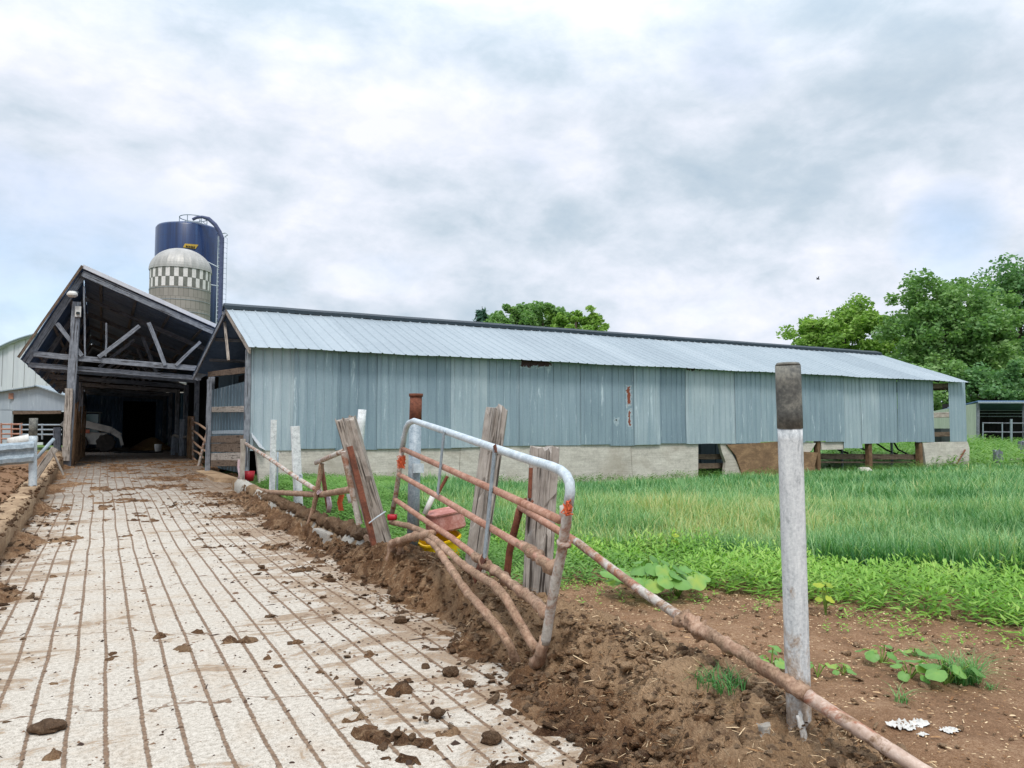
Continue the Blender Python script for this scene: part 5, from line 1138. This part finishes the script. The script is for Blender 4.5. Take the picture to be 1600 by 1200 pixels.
def lowz():
    while True:
        y = R_(6.2, 18.3); x = R_(3.15, 9.5)
        if y > 13 and x > 6.8: continue
        if x < 5.0 and y > 7.4: return x, y
        lim = (x-4.6)*1.28+(y-8.4)
        if lim < 1.2 or y > 13.5:
            if random.random() < .55+.45*sstep(7.3, 8.6, y): return x, y
tag(quads_obj('low_weeds', [weedpatch(9500, lowz, lambda x, y: .17+.08*fbm(x, y, 4, 1.0), 7, .075, .45, lambda x, y: .4+.3*fbm(x, y, 3, .8))], M['low_green']), 'low leafy ground cover between the fence posts and barn wall', 'weeds', None, 'stuff')
def sprout():
    while True:
        x = R_(3.3, 7.2); y = R_(1.6, 7.2); lim = (x-4.6)*1.28+(y-8.4)
        if -4.2 < lim < -1.9 and (fbm(x, y, 11, 1.3) > .1 or random.random() < .15): return x, y
tag(quads_obj('soil_sprouts', [weedpatch(330, sprout, lambda x, y: .05+.03*random.random(), 5, .045, .42, lambda x, y: .5)], M['weed']), 'tiny green weed sprouts dotted over the bare soil', 'weeds', None, 'stuff')
def bedge():
    while True:
        x = R_(4, 34); y = 18.75-abs(random.gauss(0, .25))
        return x, y
tag(quads_obj('barn_foot_weeds', [weedpatch(1500, bedge, lambda x, y: .25+.15*fbm(x, y, 4, .6), 8, .1, .3, lambda x, y: .35+.3*fbm(x, y, 3, .8))], M['low_green']), 'rough weeds growing along the foot of the barn wall', 'weeds', None, 'stuff')
def rough():
    r = R_(34, 75); a = math.radians(R_(50, 66)); return r*math.sin(a), r*math.cos(a)
tag(quads_obj('rough_pasture', [weedpatch(3500, rough, lambda x, y: .5+.3*fbm(x, y, 4, .2), 8, .3, .3, lambda x, y: .4+.3*fbm(x, y, 3, .2))], M['low_green']), 'rough green pasture beyond the right end of the barn', 'weeds', None, 'stuff')

# broad-leaved plants
def broad(px, py, n, spread, h, lr, label, mat='broad', X=None):
    P = Zp(px, py, .06); z = gz(P.x, P.y); root = thing('broadleaf_weed', label, 'plant', (P.x, P.y, z), 'broad-leaved weeds on the bare soil')
    vv = []; ff = []; tt = []; st = MB(); base = 0
    for i in range(n):
        a = i*2.399+R_(-.3, .3); rr = spread*math.sqrt((i+.5)/n); c = V(P.x+rr*math.cos(a), P.y+rr*math.sin(a), z+h*R_(.55, 1.05)*(1.05-.35*rr/max(spread, .01)))
        nr = V(math.cos(a)*.45+R_(-.3, .3), math.sin(a)*.45+R_(-.3, .3)-.25, 1).normalized(); u = (V(math.cos(a), math.sin(a), 0)-nr*nr.dot(V(math.cos(a), math.sin(a), 0))).normalized(); w = nr.cross(u); r = lr*R_(.6, 1.15)
        N = 18; pts = [c]
        for j in range(N):
            t = 2*math.pi*j/N; k = r*(1+.12*math.cos(t)-.55*math.exp(-((t-math.pi)/.35)**2)+.04*math.sin(5*t+i)); e = .14*r*math.cos(2*t)+.05*r*math.sin(6*t)-.12*r; pts.append(c+u*(k*math.cos(t))+w*(k*.92*math.sin(t))+nr*e)
        vv += [tuple(p) for p in pts]; ff += [(base, base+1+j, base+1+(j+1) % N) for j in range(N)]; tb = R_(.1, .7); tt += [tb+.25]+[min(1, max(0, tb+R_(-.12, .12))) for _ in range(N)]; base += N+1
        st.tube([(P.x+R_(-.01, .01), P.y, z-.01), ((P.x+c.x)/2, (P.y+c.y)/2, z+h*.6), c-u*r*.45], .004, 5)
    MB().add(vv, ff, None, tt).build('leaves', M[mat], root, smooth=True); st.build('stems', M['stem'], root)
broad(1012, 932, 34, .36, .36, .085, 'large clump of pale broad leaves under the long pipe')
broad(1060, 926, 16, .26, .30, .09, 'second broad-leaved clump just right of the large one')
broad(1205, 1040, 5, .12, .12, .045, 'small three-leaved seedling left of the near post')
broad(1278, 1050, 3, .08, .10, .04, 'leafy sprout tucked behind the near post')
broad(1378, 1028, 7, .14, .12, .04, 'bright seedling patch left of the grey grass tuft')
broad(1420, 1052, 8, .16, .10, .035, 'low seedling row in the middle of bare soil')
broad(1478, 1062, 7, .17, .15, .075, 'yellow-green broad plant in front of the grey grass tuft')
broad(1318, 1046, 5, .09, .06, .035, 'tiny flat seedling between near post and seedling patch')
broad(1428, 1015, 3, .05, .07, .04, 'single round-leaved sprout near the weed band')
broad(1048, 868, 9, .2, .38, .05, 'yellowing broad plant at the edge of the tall grass', 'yellow_leaf')
broad(1290, 948, 5, .08, .3, .045, 'yellow curled leaf rising out of the smartweed', 'yellow_leaf')
broad(780, 880, 9, .15, .12, .06, 'broad-leaved weed showing between the two wooden posts')
def tuft(px, py, n, h, spread, label, tint, zz=None):
    P = Zp(px, py, .06 if zz is None else zz); z = gz(P.x, P.y) if zz is None else zz-.02; a = rng.uniform(0, 6.283, n); r = spread*.35*np.sqrt(rng.uniform(0, 1, n))
    pts = np.stack([P.x+r*np.cos(a), P.y+r*np.sin(a), np.full(n, z-.01)], 1); H = h*rng.uniform(.5, 1.1, n)
    tag(quads_obj('grass_tuft', [blades(pts, H, np.full(n, .006), H*rng.uniform(.4, 1.7, n), np.clip(rng.normal(tint, .15, n), 0, 1))], M['blue_grass'], (P.x, P.y, z)), label, 'grass tuft', 'grass tufts on the soil')
tuft(1125, 1064, 120, .13, .34, 'blue-green grass tuft on the mud bank left of near post', .4, .31)
tuft(1500, 1055, 260, .26, .3, 'large greyish grass tuft behind the yellow-green plant', .7)
tuft(1408, 1095, 26, .14, .1, 'sparse thin grass sprig in the middle of the soil', .7)
tuft(1548, 1068, 24, .08, .1, 'tiny green sprig at the right of the greyish tuft', .6)

# trees
def crown_mesh(C, Rr, nclump, nleaf, ls, seed, flat=.75, low=-.9):
    rs = np.random.default_rng(seed); cs = []
    while len(cs) < nclump:
        d = rs.normal(0, 1, 3); d /= np.linalg.norm(d)
        if d[2] < low: continue
        k = rs.uniform(.25, 1)**.45*(.80+.30*noise.noise(Vector(d*1.9)+V(seed, 0, 0))+.12*noise.noise(Vector(d*5)+V(seed, 3, 0))); cs.append((d*k*np.array(Rr), k))
    P = []; T = []
    cr = .17*sum(Rr)/3
    for c, k in cs:
        m_ = int(nleaf*rs.uniform(.5, 1.5)); r = cr*rs.uniform(.6, 1.35); q = rs.normal(0, 1, (m_, 3)); q /= np.linalg.norm(q, axis=1)[:, None]; q *= (rs.uniform(0, 1, m_)**.5)[:, None]*r; q[:, 2] *= flat
        P.append(q+c+np.array(C)); T.append(np.clip(rs.normal(.35+.3*rs.uniform(), .13, m_), 0, 1))
    P = np.concatenate(P); T = np.concatenate(T); n = len(P); a = rs.normal(0, 1, (n, 3)); a /= np.linalg.norm(a, axis=1)[:, None]; a[:, 2] *= .6; b = np.cross(a, rs.normal(0, 1, (n, 3))); b /= np.linalg.norm(b, axis=1)[:, None]
    s = (ls*rs.uniform(.6, 1.3, n))[:, None]; vs = np.stack([P-a*s, P+b*s*.55, P+a*s, P-b*s*.55], 1).reshape(-1, 3)
    return vs, np.arange(4*n).reshape(-1, 4), np.repeat(T, 4), cs
def tree(px, pyt, pyb, wpx, D, mat, label, seed, ncl=90, nl=170, ls=.22, base=None, low=-.9, name='tree', crowns=None, dark=False):
    b0 = Dp(px, pyb, D); zt = Dp(px, pyt, D).z; g = gz(b0.x, b0.y); rw = wpx*D/FPX/2*1.13; pyt -= .06*(pyb-pyt); zb = max(g+.3, Dp(px, pyb, D).z); C = V(b0.x, b0.y, (zt+zb)/2); Rr = (rw, rw*.9, (zt-zb)/2)
    t = thing(name, label, 'tree', (b0.x, b0.y, g), 'trees behind the farm')
    v, f, tt, cs = crown_mesh(C, Rr, ncl, nl, ls, seed, low=low); np_mesh('crown', v, f, tt, M[mat], t)
    b = MB(); h = C.z-g; top = V(C.x, C.y, C.z+Rr[2]*.5); b.tube([(b0.x, b0.y, g-.3), (b0.x+.1, b0.y, g+h*.4), C, top], [.045*h*.7+.12, .03*h*.7+.1, .02*h*.6+.06, .05], 10)
    random.seed(seed)
    for c, k in random.sample(cs, min(16, len(cs))):
        s_ = V(b0.x, b0.y, g+h*R_(.45, 1.0)); e_ = V(*(np.array(C)+c*.9)); b.tube([s_, s_.lerp(e_, .5)+V(0, 0, .3), e_], [.12, .07, .02], 6)
    b.build('trunk', M['bark'], t)
tree(1325, 462, 610, 190, 86, 'tree_a', 'yellow-green rounded tree rising over the right end of the barn roof', 3, 130, 210, .24)
tree(1492, 402, 650, 220, 72, 'tree_b', 'big mid-green tree standing right of the yellow-green one', 5, 190, 220, .22)
tree(1600, 372, 660, 215, 80, 'tree_c', 'tall dark green tree cut by the right edge of the picture', 8, 130, 200, .24)
tree(1450, 555, 690, 170, 64, 'tree_b', 'lower bushy tree filling the gap behind the barn end', 21, 80, 170, .2)
tree(1570, 560, 695, 190, 62, 'tree_c', 'spreading leafy tree overhanging the small black-fronted shelter', 23, 90, 180, .2)
tree(1690, 430, 690, 220, 74, 'tree_c', 'dark tree just outside the right edge of the farm shelter', 31, 90, 170, .24)
tree(792, 474, 560, 130, 120, 'tree_b', 'leftmost leafy tree showing above the barn ridge', 12, 90, 170, .3)
tree(848, 466, 560, 130, 122, 'tree_b', 'middle rounded tree showing above the barn ridge', 13, 90, 170, .3)
tree(900, 474, 560, 110, 118, 'tree_a', 'rightmost leafy tree showing above the barn ridge', 14, 90, 170, .3)
# conifer
b0 = Dp(753, 640, 118); zt = Dp(753, 474, 118).z; g = gz(b0.x, b0.y); t = thing('conifer_tree', 'dark blue-green conifer tip poking above the barn ridge', 'tree', (b0.x, b0.y, g), 'trees behind the farm')
vv = []; tt = []; rs = np.random.default_rng(4); H = zt-g
for k in range(120):
    f = rs.uniform(.05, 1)**.8; z = zt-H*.75*(f); R0 = .2+3.6*f; a = rs.uniform(0, 6.283)
    for j in range(45):
        q = rs.uniform(.1, 1); p = np.array([b0.x+R0*q*math.cos(a)+rs.normal(0, .18), b0.y+R0*q*math.sin(a)+rs.normal(0, .18), z-.5*q*f*1.5+.5*q*q+rs.normal(0, .12)]); d = rs.normal(0, 1, 3)*.3; e = rs.normal(0, 1, 3)*.08; vv += [p-d, p+e, p+d, p-e]; tt += [rs.uniform()]*4
vv = np.array(vv); np_mesh('crown', vv, np.arange(len(vv)).reshape(-1, 4), np.array(tt), M['conifer'], t)
b = MB(); b.tube([(b0.x, b0.y, g), (b0.x, b0.y, zt-.3)], [.3, .04], 8); b.build('trunk', M['bark'], t)

# calf shelter at far right
D = 52.0
cs = thing('calf_shelter', 'small black-fronted open shelter with pale side wall at the far right', 'shelter', V(Dp(1570, 695, D).x, Dp(1570, 695, D).y, gz(Dp(1570, 695, D).x, Dp(1570, 695, D).y)))
def CP(px, py, d=0): return Dp(px, py, D)+fh*d
b = MB(); b.add([CP(1511, 641, 5), CP(1512, 696, 5), CP(1527, 700, 0), CP(1526, 630, 0)], [(0, 1, 2, 3)], None, .8); b.build('side_wall', simple('pale_board', [(.3, '#a9b29c'), (.7, '#ccd2bf')], 2, (3, 3, .3)), cs, solid=.06)
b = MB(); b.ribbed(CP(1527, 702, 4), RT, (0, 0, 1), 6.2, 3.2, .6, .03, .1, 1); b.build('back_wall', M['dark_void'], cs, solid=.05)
b = MB(); b.add([CP(1524, 628, -.3), CP(1680, 628, -.3), CP(1680, 640, 4.6), CP(1524, 640, 4.6)], [(0, 3, 2, 1)]); b.build('roof', M['roof_under'], cs, solid=.08)
b = MB(); b.beam(CP(1524, 629, -.3), CP(1680, 629, -.3), .06, .12); b.build('fascia', M['galv_dark'], cs)
for px in (1528, 1600, 1676):
    b = MB(); b.beam(CP(px, 702), CP(px, 630), .16, .16); b.build('front_post', M['shed_wood'], cs)
for k in range(4):
    b = MB(); b.beam(CP(1528, 634+k*5, 3.6-k*.1), CP(1676, 634+k*5, 3.6-k*.1), .06, .06); b.build('girt', M['galv_dark'], cs)
b = MB(); b.beam(CP(1532, 692, -.1), CP(1676, 697, -.1), .08, .28); b.build('sill_plank', M['dark_wood'], cs)
P = CP(1600, 690, -.2); g = thing('shelter_gate', 'grey tube gate panels standing in the mouth of the black shelter', 'gate', P)
for y in (661, 675): b = MB(); b.tube([CP(1532, y, -.2), CP(1680, y+1, -.2)], .04, 8); b.build('rail', M['shed_wood'], g)
for px in (1533, 1563, 1577, 1600, 1630): b = MB(); b.tube([CP(px, 660 if px != 1577 else 655, -.2), CP(px, 692, -.2)], .04 if px != 1577 else .08, 8); b.build('upright', M['galv_dark'], g)
for px, pt, pb, lab in ((1560, 704, 728, 'short grey stub post in the grass before the shelter'), (1598, 690, 722, 'leaning grey stump at the right picture edge')):
    q = Zp(px, pb, .15); b = MB(); tm, P_, T_ = timber((px, pb), (px-1, pt), q.x, .3, .25, ''); single(tm, 'stub_post', M['shed_wood'], lab, 'post', P_)
P = Zp(1585, 722, .2); b = MB(); b.tube([Dp(1562, 722, dep(P)), Dp(1598, 716, dep(P))], .05, 8); single(b, 'fallen_pole', M['old_wood'], 'fallen pole between the grey stubs at the right edge', 'pole', P)
# feeder seen through the gap in the barn end
P = Dp(1472, 668, 44); b = MB(); b.box((P.x, P.y, 1.2), (1.6, .9, 1.0)); fd = single(b, 'hay_feeder', M['loader_dark'], 'dark feeder with pale rail top seen through the barn gap', 'feeder', (P.x, P.y, .3))
b = MB(); b.beam(Dp(1452, 649, 44), Dp(1492, 648, 44), .2, .3); b.build('top_rail', M['old_wood'], fd)
b = MB(); b.beam(Dp(1448, 679, 43), Dp(1496, 678, 43), .08, .25); b.build('low_rail', M['dark_wood'], fd)

# bird
P = Dp(1278, 436, 60); b = MB(); b.loft([[tuple(P+RT*x+V(0, 0, r*math.cos(a))+fh*(r*math.sin(a))) for a in (0, 1.05, 2.1, 3.14, 4.2, 5.2)] for x, r in ((-.16, .005), (-.08, .035), (.02, .05), (.1, .035), (.16, .01))]); bd = single(b, 'bird', M['black'], 'small dark bird flying above the barn roof', 'bird', P)
for s_ in (-1, 1):
    b = MB(); b.add([P+RT*-.05, P+RT*.06, P+RT*.02+fh*.22*s_+V(0, 0, .16), P+RT*-.04+fh*.25*s_+V(0, 0, .17)], [(0, 1, 2, 3)]); b.build('wing', M['black'], bd, solid=.01)

# ------------------------------------------------------------------ sky and light
w = bpy.data.worlds.new('World'); scene.world = w; w.use_nodes = True; nt = w.node_tree; nt.nodes.clear()
class WT(NT):
    def __init__(s, t): s.t = t
t = WT(nt); out = t.n('ShaderNodeOutputWorld')
SUN_EL, SUN_AZ = math.radians(58), math.radians(205)   # azimuth clockwise from +Y
sky = t.n('ShaderNodeTexSky'); sky.sky_type = 'NISHITA'; sky.sun_disc = False; sky.sun_elevation = SUN_EL; sky.sun_rotation = SUN_AZ
bg1 = t.n('ShaderNodeBackground'); nt.links.new(sky.outputs[0], bg1.inputs[0]); bg1.inputs[1].default_value = .13
d = t.coord('Generated'); x, y, z = t.xyz(d)
zz = t.math('ADD', t.math('MAXIMUM', z, 0.0), .75)
cv = t.n('ShaderNodeCombineXYZ'); t.set(cv.inputs[0], t.math('DIVIDE', x, zz)); t.set(cv.inputs[1], t.math('DIVIDE', y, zz)); t.set(cv.inputs[2], t.math('MULTIPLY', z, 1.3))
def lobe(px, py, width):              # 1 towards a direction of the sky, falling to 0
    dd = ray(px, py).normalized(); vm = t.n('ShaderNodeVectorMath'); vm.operation = 'DOT_PRODUCT'; t.set(vm.inputs[0], d); vm.inputs[1].default_value = dd
    return t.math('SUBTRACT', 1.0, t.math('DIVIDE', t.math('SUBTRACT', 1.0, vm.outputs['Value']), 1-math.cos(math.radians(width))), clamp=True)
n1 = t.noise(cv.outputs[0], 4.2, 9, .54, .15); n2 = t.noise(cv.outputs[0], 2.0, 4, .5, .2); n3 = t.noise(cv.outputs[0], 11.0, 8, .6, .2)
f = t.math('ADD', t.math('ADD', t.math('MULTIPLY', n1, .50), t.math('MULTIPLY', n2, .22)), t.math('MULTIPLY', n3, .28))
for px, py, wd, am in ((200, 230, 20, .03), (430, 300, 12, .03), (850, 300, 17, -.03), (1010, 190, 8, .05), (1540, 140, 18, .03), (540, 130, 12, .02), (1120, 520, 12, .05)):
    f = t.math('ADD', f, t.math('MULTIPLY', lobe(px, py, wd), am))
col = t.ramp(f, [(.38, '#a2b3c2'), (.46, '#b2bfcb'), (.53, '#c6ced9'), (.62, '#dddfe9')])
st_ = t.math('ADD', .86, t.math('MULTIPLY', t.math('MAXIMUM', t.math('SUBTRACT', z, .38), 0.0), 1.7))
bg2 = t.n('ShaderNodeBackground'); t.set(bg2.inputs[0], col); t.set(bg2.inputs[1], st_)
bm = t.math('ADD', t.math('ADD', t.math('MULTIPLY', lobe(10, 470, 13), .40), t.math('MULTIPLY', lobe(1490, 370, 4), .36)), t.math('MULTIPLY', lobe(1145, 100, 4), .2))
bm = t.math('ADD', bm, t.math('MULTIPLY', lobe(330, 520, 10), .2))
mk = t.math('SUBTRACT', 1.0, t.math('MULTIPLY', t.ramp(t.math('ADD', bm, t.math('SUBTRACT', n1, .5)), [(.10, 0.0), (.5, 1.0)]), .6))
mx = t.n('ShaderNodeMixShader'); t.set(mx.inputs[0], mk); nt.links.new(bg1.outputs[0], mx.inputs[1]); nt.links.new(bg2.outputs[0], mx.inputs[2]); nt.links.new(mx.outputs[0], out.inputs[0])
sd = bpy.data.lights.new('sun', 'SUN'); sd.energy = 1.5; sd.angle = math.radians(14); sd.color = (1, .96, .9)
so = bpy.data.objects.new('sun', sd); COL.objects.link(so)
dv = V(math.sin(SUN_AZ)*math.cos(SUN_EL), math.cos(SUN_AZ)*math.cos(SUN_EL), math.sin(SUN_EL)); so.rotation_euler = dv.to_track_quat('Z', 'Y').to_euler()
vs_ = scene.view_settings; scene.display_settings.display_device = 'sRGB'; vs_.view_transform = 'Standard'; vs_.look = 'None'; vs_.gamma = 1; vs_.exposure = .64
